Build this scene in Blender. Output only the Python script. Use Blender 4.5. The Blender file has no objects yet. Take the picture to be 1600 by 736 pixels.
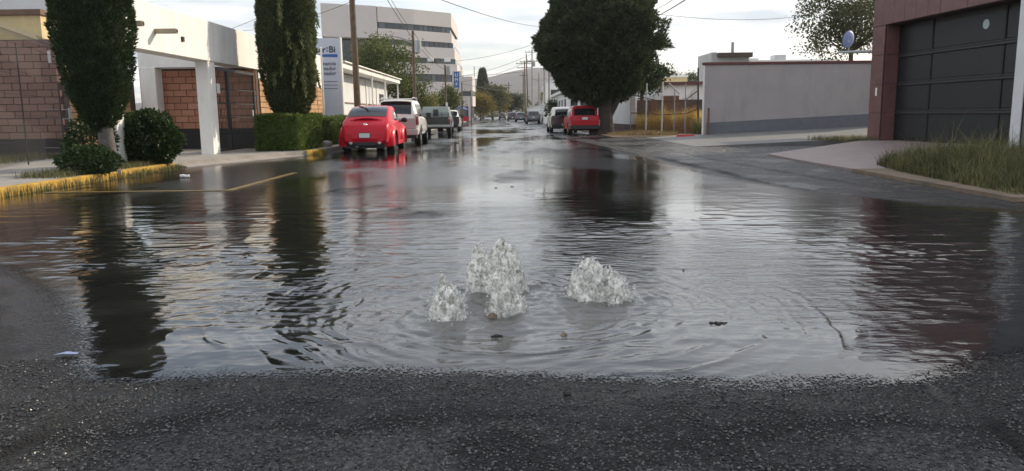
import bpy, bmesh, math, random
import numpy as np
from mathutils import Vector, Matrix

# ------------------------------------------------------------------ camera, world, sun, exposure
SC = bpy.context.scene
COL = SC.collection
RNG = np.random.default_rng(7)
random.seed(7)

CAM_H, FPX, PITCH, ROLL = 1.15, 1200.0, math.atan(189 / 1200), 0.012
_F = np.array([0, math.cos(PITCH), -math.sin(PITCH)])
_R0 = np.array([1.0, 0, 0]); _U0 = np.array([0, math.sin(PITCH), math.cos(PITCH)])
_R = math.cos(ROLL) * _R0 - math.sin(ROLL) * _U0
_U = math.cos(ROLL) * _U0 + math.sin(ROLL) * _R0
_C = np.array([0, 0, CAM_H])


def at(px, py, Y):
    """a point seen in the photograph, at a known distance Y along the street"""
    d = _F + (px - 800) / FPX * _R + (368 - py) / FPX * _U
    return _C + d * (Y / d[1])


def gr(px, py, z=0.0):
    """a point seen in the photograph, at a known height z"""
    d = _F + (px - 800) / FPX * _R + (368 - py) / FPX * _U
    return _C + d * ((z - CAM_H) / d[2])


cam_d = bpy.data.cameras.new('camera'); cam = bpy.data.objects.new('camera', cam_d); COL.objects.link(cam)
cam_d.sensor_width = 36; cam_d.lens = 36 * FPX / 1600; cam_d.clip_start = 0.05; cam_d.clip_end = 9000
mw = Matrix(((_R[0], _U[0], -_F[0], 0), (_R[1], _U[1], -_F[1], 0), (_R[2], _U[2], -_F[2], CAM_H), (0, 0, 0, 1)))
cam.matrix_world = mw
SC.camera = cam

SUN_EL, SUN_AZ = math.radians(25), math.radians(54)       # azimuth clockwise from +Y (the street) towards +X
SKY_STRENGTH, SUN_STRENGTH, EXPOSURE = 0.115, 3.0, 0.58
SC.view_settings.view_transform = 'Standard'; SC.view_settings.look = 'None'
SC.view_settings.exposure = EXPOSURE; SC.view_settings.gamma = 1
try:
    SC.cycles.use_denoising = True
    SC.cycles.max_bounces = 8; SC.cycles.transparent_max_bounces = 12
    SC.cycles.volume_bounces = 0
    SC.cycles.sample_clamp_indirect = 6
except Exception:
    pass

W = bpy.data.worlds.new('World'); SC.world = W; W.use_nodes = True
nt = W.node_tree; N = nt.nodes; LK = nt.links
for n in list(N): N.remove(n)
out = N.new('ShaderNodeOutputWorld'); bg = N.new('ShaderNodeBackground'); bg.inputs['Strength'].default_value = SKY_STRENGTH
sky = N.new('ShaderNodeTexSky'); sky.sky_type = 'NISHITA'; sky.sun_disc = False
sky.sun_elevation = SUN_EL; sky.sun_rotation = SUN_AZ; sky.air_density = 1.0; sky.dust_density = 1.5; sky.ozone_density = 1.0
tc = N.new('ShaderNodeTexCoord'); sep = N.new('ShaderNodeSeparateXYZ'); LK.new(tc.outputs['Generated'], sep.inputs[0])


def wm(op, a, b=None, clamp=False):
    m = N.new('ShaderNodeMath'); m.operation = op; m.use_clamp = clamp
    for i, v in enumerate((a, b)):
        if v is None: continue
        if isinstance(v, (int, float)): m.inputs[i].default_value = v
        else: LK.new(v, m.inputs[i])
    return m.outputs[0]


zc = wm('ADD', wm('MAXIMUM', sep.outputs[2], 0.0), 0.10)
comb = N.new('ShaderNodeCombineXYZ')
LK.new(wm('DIVIDE', sep.outputs[0], zc), comb.inputs[0]); LK.new(wm('DIVIDE', sep.outputs[1], zc), comb.inputs[1])
mp = N.new('ShaderNodeMapping'); LK.new(comb.outputs[0], mp.inputs[0]); mp.inputs['Scale'].default_value = (0.42, 0.62, 1); mp.inputs['Location'].default_value = (1.7, 0.4, 0)
mp.inputs['Rotation'].default_value = (0, 0, 0.25)
no = N.new('ShaderNodeTexNoise'); LK.new(mp.outputs[0], no.inputs['Vector']); no.inputs['Scale'].default_value = 1.0
no.inputs['Detail'].default_value = 7; no.inputs['Roughness'].default_value = 0.55; no.inputs['Distortion'].default_value = 0.35
rmp = N.new('ShaderNodeValToRGB'); LK.new(no.outputs['Fac'], rmp.inputs[0])
rmp.color_ramp.elements[0].position = 0.43; rmp.color_ramp.elements[1].position = 0.68
rmp.color_ramp.elements[0].color = (0.50, 0.50, 0.50, 1); rmp.color_ramp.elements[1].color = (0.97, 0.97, 0.97, 1)
no2 = N.new('ShaderNodeTexNoise'); LK.new(mp.outputs[0], no2.inputs['Vector']); no2.inputs['Scale'].default_value = 2.6; no2.inputs['Detail'].default_value = 6
cr2 = N.new('ShaderNodeMapRange'); LK.new(no2.outputs['Fac'], cr2.inputs[0]); cr2.inputs[1].default_value = 0.33; cr2.inputs[2].default_value = 0.60
cl = N.new('ShaderNodeMixRGB'); LK.new(cr2.outputs[0], cl.inputs[0])
cl.inputs[1].default_value = (3.7, 4.25, 5.0, 1); cl.inputs[2].default_value = (8.9, 8.85, 8.7, 1)
mx = N.new('ShaderNodeMixRGB'); LK.new(rmp.outputs[0], mx.inputs[0]); LK.new(sky.outputs[0], mx.inputs[1]); LK.new(cl.outputs[0], mx.inputs[2])
LK.new(mx.outputs[0], bg.inputs[0]); LK.new(bg.outputs[0], out.inputs[0])

sun_d = bpy.data.lights.new('sun', 'SUN'); sun = bpy.data.objects.new('sun', sun_d); COL.objects.link(sun)
sun_d.energy = SUN_STRENGTH; sun_d.angle = math.radians(0.5); sun_d.color = (1.0, 0.86, 0.66)
sdir = Vector((math.sin(SUN_AZ) * math.cos(SUN_EL), math.cos(SUN_AZ) * math.cos(SUN_EL), math.sin(SUN_EL)))
sun.rotation_euler = sdir.to_track_quat('Z', 'Y').to_euler()


# ------------------------------------------------------------------ noise
def _h(ix, iy, iz, s):
    h = (ix.astype(np.int64) * 374761393 + iy.astype(np.int64) * 668265263 + iz.astype(np.int64) * 2147483647 + s * 1274126177) & 0xFFFFFFFF
    h = ((h ^ (h >> 13)) * 1274126177) & 0xFFFFFFFF
    h = h ^ (h >> 16)
    return (h & 0xFFFFFF) / float(0xFFFFFF) * 2 - 1


def vn(x, y, z=0.0, s=0):
    x = np.asarray(x, float); y = np.asarray(y, float); z = np.asarray(z, float) + np.zeros_like(x)
    ix, iy, iz = np.floor(x), np.floor(y), np.floor(z)
    fx, fy, fz = x - ix, y - iy, z - iz
    fx, fy, fz = [t * t * t * (t * (t * 6 - 15) + 10) for t in (fx, fy, fz)]
    def c(a, b, d): return _h(ix + a, iy + b, iz + d, s)
    def l(a, b, t): return a + (b - a) * t
    return l(l(l(c(0, 0, 0), c(1, 0, 0), fx), l(c(0, 1, 0), c(1, 1, 0), fx), fy),
             l(l(c(0, 0, 1), c(1, 0, 1), fx), l(c(0, 1, 1), c(1, 1, 1), fx), fy), fz)


def fbm(x, y, z=0.0, o=4, s=0):
    t = 0; a = 1.0; n = 0
    for i in range(o):
        f = 2.0 ** i
        t = t + a * vn(np.asarray(x) * f + 17.3 * i, np.asarray(y) * f - 9.1 * i, np.asarray(z) * f, s + i); n += a; a *= 0.5
    return t / n


# ------------------------------------------------------------------ materials
def newmat(name):
    m = bpy.data.materials.new(name); m.use_nodes = True
    t = m.node_tree; b = t.nodes['Principled BSDF']
    return m, t, b


def node(t, typ, **kw):
    n = t.nodes.new(typ)
    for k, v in kw.items():
        if k in n.inputs: n.inputs[k].default_value = v
        else: setattr(n, k, v)
    return n


def mathn(t, op, a, b=None, clamp=False):
    m = t.nodes.new('ShaderNodeMath'); m.operation = op; m.use_clamp = clamp
    for i, v in enumerate((a, b)):
        if v is None: continue
        if isinstance(v, (int, float)): m.inputs[i].default_value = v
        else: t.links.new(v, m.inputs[i])
    return m.outputs[0]


def mixc(t, fac, a, b, typ='MIX'):
    m = t.nodes.new('ShaderNodeMixRGB'); m.blend_type = typ
    for i, v in enumerate((fac, a, b)):
        if isinstance(v, (int, float)): m.inputs[i].default_value = v
        elif isinstance(v, tuple): m.inputs[i].default_value = v if len(v) == 4 else v + (1,)
        else: t.links.new(v, m.inputs[i])
    return m.outputs[0]


def M(name, col, rough=0.75, var=0.18, scale=3.0, bump=0.15, bscale=60.0, metal=0.0, coat=0.0, spec=0.4, grime=None):
    m, t, b = newmat(name)
    tcn = t.nodes.new('ShaderNodeTexCoord')
    n = node(t, 'ShaderNodeTexNoise', Scale=scale, Detail=6.0, Roughness=0.65)
    t.links.new(tcn.outputs['Object'], n.inputs['Vector'])
    lo = tuple(c * (1 - var) for c in col); hi = tuple(min(1, c * (1 + var)) for c in col)
    r = t.nodes.new('ShaderNodeMapRange'); t.links.new(n.outputs['Fac'], r.inputs[0]); r.inputs[1].default_value = 0.3; r.inputs[2].default_value = 0.7
    c = mixc(t, r.outputs[0], lo, hi)
    if grime is not None:
        g = node(t, 'ShaderNodeTexNoise', Scale=1.1, Detail=8.0, Roughness=0.7)
        mpn = t.nodes.new('ShaderNodeMapping'); mpn.inputs['Scale'].default_value = (1.6, 1.6, 0.35)
        t.links.new(tcn.outputs['Object'], mpn.inputs[0]); t.links.new(mpn.outputs[0], g.inputs['Vector'])
        gr_ = t.nodes.new('ShaderNodeMapRange'); t.links.new(g.outputs['Fac'], gr_.inputs[0]); gr_.inputs[1].default_value = 0.5; gr_.inputs[2].default_value = 0.8; gr_.inputs[4].default_value = 0.6
        c = mixc(t, gr_.outputs[0], c, grime)
    t.links.new(c, b.inputs['Base Color'])
    b.inputs['Roughness'].default_value = rough; b.inputs['Metallic'].default_value = metal
    b.inputs['Specular IOR Level'].default_value = spec; b.inputs['Coat Weight'].default_value = coat; b.inputs['Coat Roughness'].default_value = 0.06
    if bump:
        bn = node(t, 'ShaderNodeTexNoise', Scale=bscale, Detail=4.0)
        t.links.new(tcn.outputs['Object'], bn.inputs['Vector'])
        bp = node(t, 'ShaderNodeBump', Strength=bump, Distance=0.02); t.links.new(bn.outputs['Fac'], bp.inputs['Height']); t.links.new(bp.outputs[0], b.inputs['Normal'])
    return m


def leafmat(name, dark, light, trans=0.25, rough=0.6):
    m, t, b = newmat(name)
    a = t.nodes.new('ShaderNodeAttribute'); a.attribute_name = 'tint'
    c = mixc(t, a.outputs['Fac'], dark, light)
    t.links.new(c, b.inputs['Base Color']); b.inputs['Roughness'].default_value = rough; b.inputs['Specular IOR Level'].default_value = 0.25
    tr = t.nodes.new('ShaderNodeBsdfTranslucent'); t.links.new(mixc(t, 1.0, c, (1.0, 1.0, 0.55), 'MULTIPLY'), tr.inputs[0])
    ms = t.nodes.new('ShaderNodeMixShader'); ms.inputs[0].default_value = trans
    o = t.nodes['Material Output']
    t.links.new(b.outputs[0], ms.inputs[1]); t.links.new(tr.outputs[0], ms.inputs[2]); t.links.new(ms.outputs[0], o.inputs[0])
    return m


def glassmat(name, col=(0.012, 0.014, 0.018), rough=0.05, spec=0.7):
    m, t, b = newmat(name)
    b.inputs['Base Color'].default_value = col + (1,); b.inputs['Roughness'].default_value = rough; b.inputs['Specular IOR Level'].default_value = spec
    return m


def brickmat(name, c1, c2):
    """each brick is an object: its own random value picks its colour"""
    m, t, b = newmat(name)
    oi = t.nodes.new('ShaderNodeObjectInfo'); tcn = t.nodes.new('ShaderNodeTexCoord')
    n = node(t, 'ShaderNodeTexNoise', Scale=14.0, Detail=6.0, Roughness=0.7); t.links.new(tcn.outputs['Object'], n.inputs['Vector'])
    f = mathn(t, 'ADD', mathn(t, 'MULTIPLY', oi.outputs['Random'], 0.7), mathn(t, 'MULTIPLY', n.outputs['Fac'], 0.35))
    t.links.new(mixc(t, f, c1, c2), b.inputs['Base Color']); b.inputs['Roughness'].default_value = 0.85; b.inputs['Specular IOR Level'].default_value = 0.2
    bn = node(t, 'ShaderNodeTexNoise', Scale=70.0, Detail=5.0); t.links.new(tcn.outputs['Object'], bn.inputs['Vector'])
    bp = node(t, 'ShaderNodeBump', Strength=0.35, Distance=0.01); t.links.new(bn.outputs['Fac'], bp.inputs['Height']); t.links.new(bp.outputs[0], b.inputs['Normal'])
    return m


m_white = M('white_plaster', (0.80, 0.785, 0.75), 0.85, 0.06, 1.5, 0.1, 40, grime=(0.5, 0.46, 0.4))
m_whitewall = M('white_wall_paint', (0.62, 0.63, 0.64), 0.85, 0.08, 1.2, 0.1, 40)
m_beige = M('beige_plaster', (0.62, 0.49, 0.27), 0.85, 0.08)
m_brown = M('brown_trim', (0.16, 0.10, 0.07), 0.7)
m_mortar = M('mortar', (0.10, 0.075, 0.065), 0.95, 0.2, 10)
m_brick = brickmat('red_clay_brick', (0.36, 0.165, 0.105), (0.52, 0.265, 0.175))
m_brick2 = brickmat('brown_clay_brick', (0.25, 0.145, 0.115), (0.37, 0.225, 0.18))
m_brick3 = brickmat('sunlit_clay_brick', (0.42, 0.25, 0.13), (0.55, 0.34, 0.19))  # paler copy for the sun-facing brick faces; sunlight put into the colour
m_darkbase = M('dark_base_paint', (0.028, 0.026, 0.028), 0.8)
m_concrete = M('pavement_concrete', (0.30, 0.275, 0.25), 0.85, 0.22, 1.6, 0.25, 80)
m_kerb = M('kerb_concrete', (0.26, 0.25, 0.23), 0.85, 0.25, 4, 0.3, 60)
m_yellow = M('worn_yellow_paint', (0.42, 0.255, 0.04), 0.8, 0.4, 5, 0.3, 70, grime=(0.16, 0.13, 0.09))
m_yline = M('yellow_road_paint', (0.17, 0.115, 0.03), 0.35, 0.6, 9, 0.2, 80, grime=(0.02, 0.02, 0.02))
m_black = M('black_metal', (0.022, 0.022, 0.024), 0.5, 0.2)
m_grey = M('grey_metal', (0.32, 0.33, 0.34), 0.5, 0.15, metal=0.3)
m_rust = M('rusty_metal', (0.16, 0.085, 0.055), 0.85, 0.4, 12)
m_pink = M('pale_pink_wall', (0.37, 0.335, 0.335), 0.88, 0.07, 0.7, 0.08, 40, grime=(0.25, 0.23, 0.23))
m_band = M('slate_grey_paint', (0.15, 0.155, 0.175), 0.85, 0.12)
m_red_trim = M('dark_red_trim', (0.135, 0.055, 0.05), 0.75)
m_clad = M('maroon_stone_panel', (0.155, 0.075, 0.072), 0.42, 0.22, 2.5, 0.05, 60)
m_joint = M('panel_joint', (0.05, 0.032, 0.032), 0.9)
m_door = M('charcoal_door', (0.015, 0.017, 0.019), 0.45, 0.12, 1.5)
m_door2 = M('charcoal_door_rail', (0.030, 0.032, 0.034), 0.45)
m_drive = M('pinkish_driveway', (0.27, 0.21, 0.20), 0.55, 0.15, 2.0, 0.15, 60)
m_lot = M('lot_concrete', (0.17, 0.165, 0.16), 0.6, 0.2, 1.3, 0.2, 60)
m_dirt = M('dry_dirt', (0.19, 0.145, 0.105), 0.95, 0.3, 2, 0.6, 30)
m_trunk = M('grey_bark', (0.11, 0.098, 0.088), 0.9, 0.35, 9, 0.8, 40)
m_barkdk = M('dark_bark', (0.085, 0.07, 0.06), 0.9, 0.35, 9, 0.8, 40)
m_barkblk = M('blackish_bark', (0.045, 0.038, 0.033), 0.95, 0.35, 9, 0.8, 40)
m_wood = M('pole_wood', (0.13, 0.095, 0.065), 0.9, 0.3, 6, 0.4, 40)
m_polec = M('pole_concrete', (0.30, 0.29, 0.275), 0.85, 0.15)
m_redpaint = M('red_car_paint', (0.55, 0.010, 0.030), 0.35, 0.03, 2, 0, coat=0.15, spec=0.2)
m_redpaint2 = M('crimson_car_paint', (0.42, 0.010, 0.022), 0.35, 0.03, 2, 0, coat=0.15, spec=0.2)
m_whitepaint = M('white_car_paint', (0.70, 0.68, 0.62), 0.3, 0.03, 2, 0, coat=0.8)
m_silver = M('silver_grey_panel', (0.40, 0.37, 0.36), 0.35, 0.05, 2, 0, coat=0.6)
m_greycar = M('grey_car_paint', (0.10, 0.10, 0.115), 0.3, 0.05, 2, 0, coat=0.9)
m_darkcar = M('black_car_paint', (0.025, 0.026, 0.03), 0.25, 0.05, 2, 0, coat=0.9)
m_sage = M('grey_green_shell', (0.33, 0.38, 0.36), 0.4, 0.08, 2, 0, coat=0.4)
m_plastic = M('black_plastic', (0.02, 0.02, 0.022), 0.55, 0.1)
m_tyre = M('tyre_rubber', (0.018, 0.018, 0.018), 0.8, 0.15)
m_rim = M('alloy_rim', (0.55, 0.55, 0.54), 0.3, 0.05, metal=0.8, bump=0)
m_chrome = M('chrome', (0.7, 0.7, 0.7), 0.15, 0.02, metal=1.0, bump=0)
m_lamp = M('red_lamp_lens', (0.19, 0.007, 0.010), 0.2, 0.1, bump=0, coat=1)
m_lampw = M('clear_lamp_lens', (0.6, 0.58, 0.55), 0.2, 0.1, bump=0, coat=1)
m_plate = M('plate_white', (0.62, 0.63, 0.62), 0.4, 0.05, bump=0)
m_glass = glassmat('tinted_glass')
m_glass2 = glassmat('office_glass', (0.035, 0.045, 0.055), 0.08, 0.6)
m_glass3 = glassmat('office_glass_pale', (0.075, 0.09, 0.105), 0.1, 0.6)
m_office = M('office_render', (0.56, 0.52, 0.50), 0.85, 0.04, 0.3, 0)
m_sign = M('sign_panel', (0.47, 0.50, 0.58), 0.5, 0.04, bump=0)
m_signtxt = M('sign_black', (0.015, 0.017, 0.025), 0.5, bump=0)
m_signblue = M('sign_blue', (0.03, 0.10, 0.33), 0.5, 0.1, bump=0)
m_signgrey = M('sign_grey_text', (0.10, 0.11, 0.14), 0.5, bump=0)
m_paper = M('white_paper', (0.75, 0.75, 0.72), 0.7, 0.04, bump=0)
m_bluedish = M('blue_dish', (0.22, 0.27, 0.47), 0.5, 0.1)
m_awn = M('awning_sheet', (0.26, 0.29, 0.29), 0.5, 0.12)
m_stone = M('tan_stone', (0.19, 0.14, 0.09), 0.6, 0.35, 20, 0.6, 40)
m_debris = M('dark_debris', (0.03, 0.027, 0.024), 0.6, 0.3, 20, 0.6)
m_hill = M('hill_earth', (0.058, 0.056, 0.060), 0.95, 0.55, 0.012, 0)
m_redkerb = M('red_block_paint', (0.45, 0.02, 0.035), 0.6, 0.2)
m_wall_dk = M('weathered_brown_wall', (0.085, 0.062, 0.055), 0.9, 0.5, 1.5, 0.5, 20)
m_pole_lt = M('pale_pole', (0.62, 0.62, 0.60), 0.5, 0.05)
m_canvas = M('blue_canvas', (0.07, 0.09, 0.22), 0.7, 0.1)
m_wire = M('wire_black', (0.03, 0.03, 0.033), 0.6, 0, bump=0)

l_cyp = leafmat('cypress_leaf', (0.016, 0.032, 0.015), (0.065, 0.098, 0.042), 0.22)
l_cyp2 = leafmat('olive_cypress_leaf', (0.022, 0.036, 0.016), (0.14, 0.16, 0.07), 0.25)
l_jun = leafmat('juniper_leaf', (0.014, 0.028, 0.016), (0.11, 0.14, 0.075), 0.25)
l_bush = leafmat('laurel_leaf', (0.015, 0.032, 0.012), (0.055, 0.095, 0.03), 0.2, 0.4)
l_hedge = leafmat('hedge_leaf', (0.045, 0.085, 0.018), (0.17, 0.23, 0.052), 0.25, 0.5)
l_green = leafmat('green_leaf', (0.05, 0.075, 0.025), (0.15, 0.17, 0.06), 0.35)
l_yel = leafmat('yellow_green_leaf', (0.12, 0.11, 0.03), (0.30, 0.23, 0.07), 0.35)
l_far = leafmat('dull_green_leaf', (0.045, 0.06, 0.035), (0.10, 0.11, 0.06), 0.3)
l_airy = leafmat('grey_green_leaf', (0.05, 0.06, 0.03), (0.13, 0.14, 0.08), 0.3)
l_grass = leafmat('grass_blade', (0.055, 0.062, 0.028), (0.24, 0.225, 0.115), 0.3)
l_dry = leafmat('dry_grass_blade', (0.38, 0.26, 0.10), (0.70, 0.52, 0.24), 0.5)
l_grit = leafmat('grit_speck', (0.05, 0.05, 0.048), (0.19, 0.18, 0.16), 0.1)
m_greywall = M('grey_wall_paint', (0.36, 0.37, 0.37), 0.85, 0.1, 1.0, 0.1, 40, grime=(0.25, 0.25, 0.24))
l_straw = leafmat('straw', (0.17, 0.11, 0.065), (0.36, 0.26, 0.14), 0.2)


# ------------------------------------------------------------------ building helpers
class MB:
    def __init__(s): s.v = []; s.f = []

    def add(s, vs, fs):
        o = len(s.v); s.v += [tuple(float(c) for c in p) for p in vs]; s.f += [tuple(i + o for i in f) for f in fs]; return s

    def box(s, x0, x1, y0, y1, z0, z1, top=None):
        ix, iy = top or (0, 0)
        return s.add([(x0, y0, z0), (x1, y0, z0), (x1, y1, z0), (x0, y1, z0), (x0 + ix, y0 + iy, z1), (x1 - ix, y0 + iy, z1), (x1 - ix, y1 - iy, z1), (x0 + ix, y1 - iy, z1)],
                     [(0, 3, 2, 1), (4, 5, 6, 7), (0, 1, 5, 4), (1, 2, 6, 5), (2, 3, 7, 6), (3, 0, 4, 7)])

    def prism(s, poly, z0, z1):
        n = len(poly)
        z0f = z0 if callable(z0) else (lambda x, y: z0); z1f = z1 if callable(z1) else (lambda x, y: z1)
        return s.add([(x, y, z0f(x, y)) for x, y in poly] + [(x, y, z1f(x, y)) for x, y in poly],
                     [tuple(range(n - 1, -1, -1)), tuple(range(n, 2 * n))] + [(i, (i + 1) % n, n + (i + 1) % n, n + i) for i in range(n)])

    def tube(s, pts, rad, n=8, cap=True):
        pts = [Vector(p) for p in pts]; k = len(pts)
        rad = [rad] * k if isinstance(rad, (int, float)) else rad
        vs = []; ref = None
        for i, p in enumerate(pts):
            d = (pts[min(i + 1, k - 1)] - pts[max(i - 1, 0)]).normalized()
            if ref is None:
                ref = d.orthogonal().normalized()
            ref = (ref - d * ref.dot(d)); ref = ref.normalized() if ref.length > 1e-6 else d.orthogonal().normalized()
            b = d.cross(ref)
            for j in range(n):
                a = 2 * math.pi * j / n
                vs.append(p + (ref * math.cos(a) + b * math.sin(a)) * rad[i])
        fs = [(i * n + j, i * n + (j + 1) % n, (i + 1) * n + (j + 1) % n, (i + 1) * n + j) for i in range(k - 1) for j in range(n)]
        if cap: fs += [tuple(range(n - 1, -1, -1)), tuple(range((k - 1) * n, k * n))]
        return s.add(vs, fs)

    def lathe(s, prof, c=(0, 0, 0), n=24, axis='z', a0=0, a1=2 * math.pi):
        full = abs(a1 - a0 - 2 * math.pi) < 1e-6; m = n if full else n + 1; vs = []
        for r, h in prof:
            for j in range(m):
                a = a0 + (a1 - a0) * j / n; p = (r * math.cos(a), r * math.sin(a), h)
                if axis == 'x': p = (h, p[0], p[1])
                if axis == 'y': p = (p[0], h, p[1])
                vs.append((p[0] + c[0], p[1] + c[1], p[2] + c[2]))
        fs = []
        for i in range(len(prof) - 1):
            for j in range(m if full else n):
                fs.append((i * m + j, i * m + (j + 1) % m, (i + 1) * m + (j + 1) % m, (i + 1) * m + j))
        return s.add(vs, fs)

    def ball(s, c, r, n=12, k=8):
        rx, ry, rz = (r, r, r) if isinstance(r, (int, float)) else r
        vs = [(c[0] + rx * math.sin(math.pi * i / k) * math.cos(2 * math.pi * j / n), c[1] + ry * math.sin(math.pi * i / k) * math.sin(2 * math.pi * j / n), c[2] + rz * math.cos(math.pi * i / k)) for i in range(k + 1) for j in range(n)]
        return s.add(vs, [(i * n + j, (i + 1) * n + j, (i + 1) * n + (j + 1) % n, i * n + (j + 1) % n) for i in range(k) for j in range(n)])

    def build(s, name, mat, parent=None, loc=None, smooth=None, bevel=0.0, **kw):
        me = bpy.data.meshes.new(name); me.from_pydata(s.v, [], s.f)
        bm = bmesh.new(); bm.from_mesh(me)
        bmesh.ops.remove_doubles(bm, verts=bm.verts, dist=1e-5)
        bmesh.ops.recalc_face_normals(bm, faces=bm.faces)
        if bevel: bmesh.ops.bevel(bm, geom=bm.edges[:], offset=bevel, segments=1, affect='EDGES')
        bm.to_mesh(me); bm.free()
        if smooth:
            me.polygons.foreach_set('use_smooth', [True] * len(me.polygons)); me.set_sharp_from_angle(angle=math.radians(smooth))
        me.materials.append(mat)
        o = bpy.data.objects.new(name, me); COL.objects.link(o)
        if parent: o.parent = parent
        if loc is not None: o.location = loc
        return tag(o, **kw)


def tag(o, label=None, cat=None, group=None, kind=None):
    for k, v in (('label', label), ('category', cat), ('group', group), ('kind', kind)):
        if v: o[k] = v
    return o


def thing(name, label, cat, loc=(0, 0, 0), rz=0.0, group=None):
    o = bpy.data.objects.new(name, None); COL.objects.link(o); o.location = [float(c) for c in loc]; o.rotation_euler = (0, 0, rz)
    o.empty_display_size = 0.3
    return tag(o, label, cat, group)


def clone(o, parent=None, label=None):
    c = o.copy(); COL.objects.link(c)
    if parent: c.parent = parent
    if label: c['label'] = label
    for ch in o.children: clone(ch, c)
    return c


def quads(name, V, mat, parent=None, tint=None, core=None, **kw):
    """V: (n,4,3) or (n,3,3) numpy faces -> one mesh; tint: (n,) value per leaf"""
    n, k = V.shape[0], V.shape[1]
    P = V.reshape(-1, 3); nv = len(P)
    loops = np.arange(nv, dtype=np.int32); tot = np.full(n, k, np.int32)
    if tint is None: tint = RNG.random(n)
    T = np.repeat(np.clip(tint, 0, 1), k)
    if core is not None:
        cv, cf = core
        cv = np.asarray(cv, float); P = np.vstack([P, cv]); T = np.concatenate([T, np.full(len(cv), 0.05)])
        fl = [i + nv for f in cf for i in f]
        loops = np.concatenate([loops, np.array(fl, np.int32)]); tot = np.concatenate([tot, np.array([len(f) for f in cf], np.int32)])
    me = bpy.data.meshes.new(name)
    me.vertices.add(len(P)); me.vertices.foreach_set('co', P.astype(np.float32).ravel())
    me.loops.add(len(loops)); me.loops.foreach_set('vertex_index', loops)
    st = np.concatenate([[0], np.cumsum(tot)[:-1]]).astype(np.int32)
    me.polygons.add(len(tot)); me.polygons.foreach_set('loop_start', st)
    me.update(calc_edges=True)
    a = me.attributes.new('tint', 'FLOAT', 'POINT'); a.data.foreach_set('value', T.astype(np.float32))
    me.materials.append(mat)
    o = bpy.data.objects.new(name, me); COL.objects.link(o)
    if parent: o.parent = parent
    return tag(o, **kw)


def unit(v): return v / np.maximum(np.linalg.norm(v, axis=-1, keepdims=True), 1e-9)


def leaves_at(P, D, ln, wd, bend=0.0):
    """one diamond leaf per point, pointing along D"""
    n = len(P); D = unit(D)
    S = unit(np.cross(D, unit(RNG.normal(size=(n, 3)))))
    L = ln * RNG.uniform(0.6, 1.35, (n, 1)); Wd = wd * RNG.uniform(0.7, 1.3, (n, 1))
    nrm = np.cross(D, S)
    return np.stack([P, P + D * L * 0.45 + S * Wd, P + D * L + nrm * L * bend, P + D * L * 0.45 - S * Wd], 1)


def trunk_mesh(name, pts, rad, mat, parent, limbs=(), n=9):
    b = MB(); b.tube(pts, rad, n)
    for lp, lr in limbs: b.tube(lp, lr, 6)
    return b.build(name, mat, parent, smooth=60)


def ring_core(prof, c, n=20, jit=0.0, seed=0):
    b = MB(); b.lathe(prof, (0, 0, 0), n)
    V = np.array(b.v); 
    if jit:
        k = 1 + jit * vn(V[:, 0] * 1.5, V[:, 1] * 1.5, V[:, 2] * 1.5, seed); V[:, :2] *= k[:, None]
    return V + np.array(c), b.f


def column_tree(label, base, prof, n, ln, wd, mat, tr, trm, group=None, lump=0.09, seed=3, sprays=()):
    """clipped columnar evergreen: prof = [(radius, height)] of the crown above the base"""
    t = thing('cypress_tree', label, 'tree', base, 0, group)
    pr = np.array(prof); hs = np.linspace(pr[0, 1], pr[-1, 1], 60); rs = np.interp(hs, pr[:, 1], pr[:, 0])
    wts = rs + 0.05; wts /= wts.sum()
    h = RNG.choice(hs, n, p=wts) + RNG.uniform(-.5, .5, n) * (hs[1] - hs[0]); r = np.interp(h, pr[:, 1], pr[:, 0]); a = RNG.uniform(0, 2 * math.pi, n)
    ca, sa = np.cos(a), np.sin(a); rm = max(pr[:, 0])
    lum = 1 + lump * fbm(ca * rm * 2.2, sa * rm * 2.2, h * 1.8, 3, seed) + 0.07 * vn(ca * rm * 6, sa * rm * 6, h * 4, seed + 5) + 0.05 * vn(ca * rm * 12, sa * rm * 12, h * 8, seed + 6)
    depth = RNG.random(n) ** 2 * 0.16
    rr = np.maximum(r * lum - depth * np.minimum(r, .6), 0.01)
    P = np.stack([rr * ca, rr * sa, h], 1)
    D = np.stack([ca * 0.75, sa * 0.75, np.full(n, 0.75)], 1) + RNG.normal(size=(n, 3)) * 0.4
    V = leaves_at(P, D, ln, wd, 0.1)
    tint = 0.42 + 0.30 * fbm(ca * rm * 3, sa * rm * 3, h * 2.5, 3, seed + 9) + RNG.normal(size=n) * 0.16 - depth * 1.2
    for (az, hz, cnt, sl) in sprays:                     # drooping shoots that hang out of the clipped face
        r0 = np.interp(hz, pr[:, 1], pr[:, 0])
        k = np.linspace(0, 1, cnt)
        cx = (r0 + 0.05 + 0.22 * k) ; cz = hz + sl * (0.35 * k - 0.9 * k * k)
        Ps = np.stack([cx * math.cos(az), cx * math.sin(az), cz], 1) + RNG.normal(size=(cnt, 3)) * 0.025
        Ds = np.stack([np.full(cnt, math.cos(az)), np.full(cnt, math.sin(az)), 0.35 - 1.8 * k], 1) + RNG.normal(size=(cnt, 3)) * 0.5
        V = np.concatenate([V, leaves_at(Ps, Ds, ln * 1.5, wd * 1.2, 0.1)]); tint = np.concatenate([tint, RNG.uniform(.8, 1.1, cnt)])
    core = ring_core([(max(q[0] * 0.84, 0.02), q[1]) for q in prof] , (0, 0, 0), 20, 0.12, seed)
    quads('crown', V, mat, t, tint, core)
    trunk_mesh('trunk', *tr, trm, t)
    return t


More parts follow.
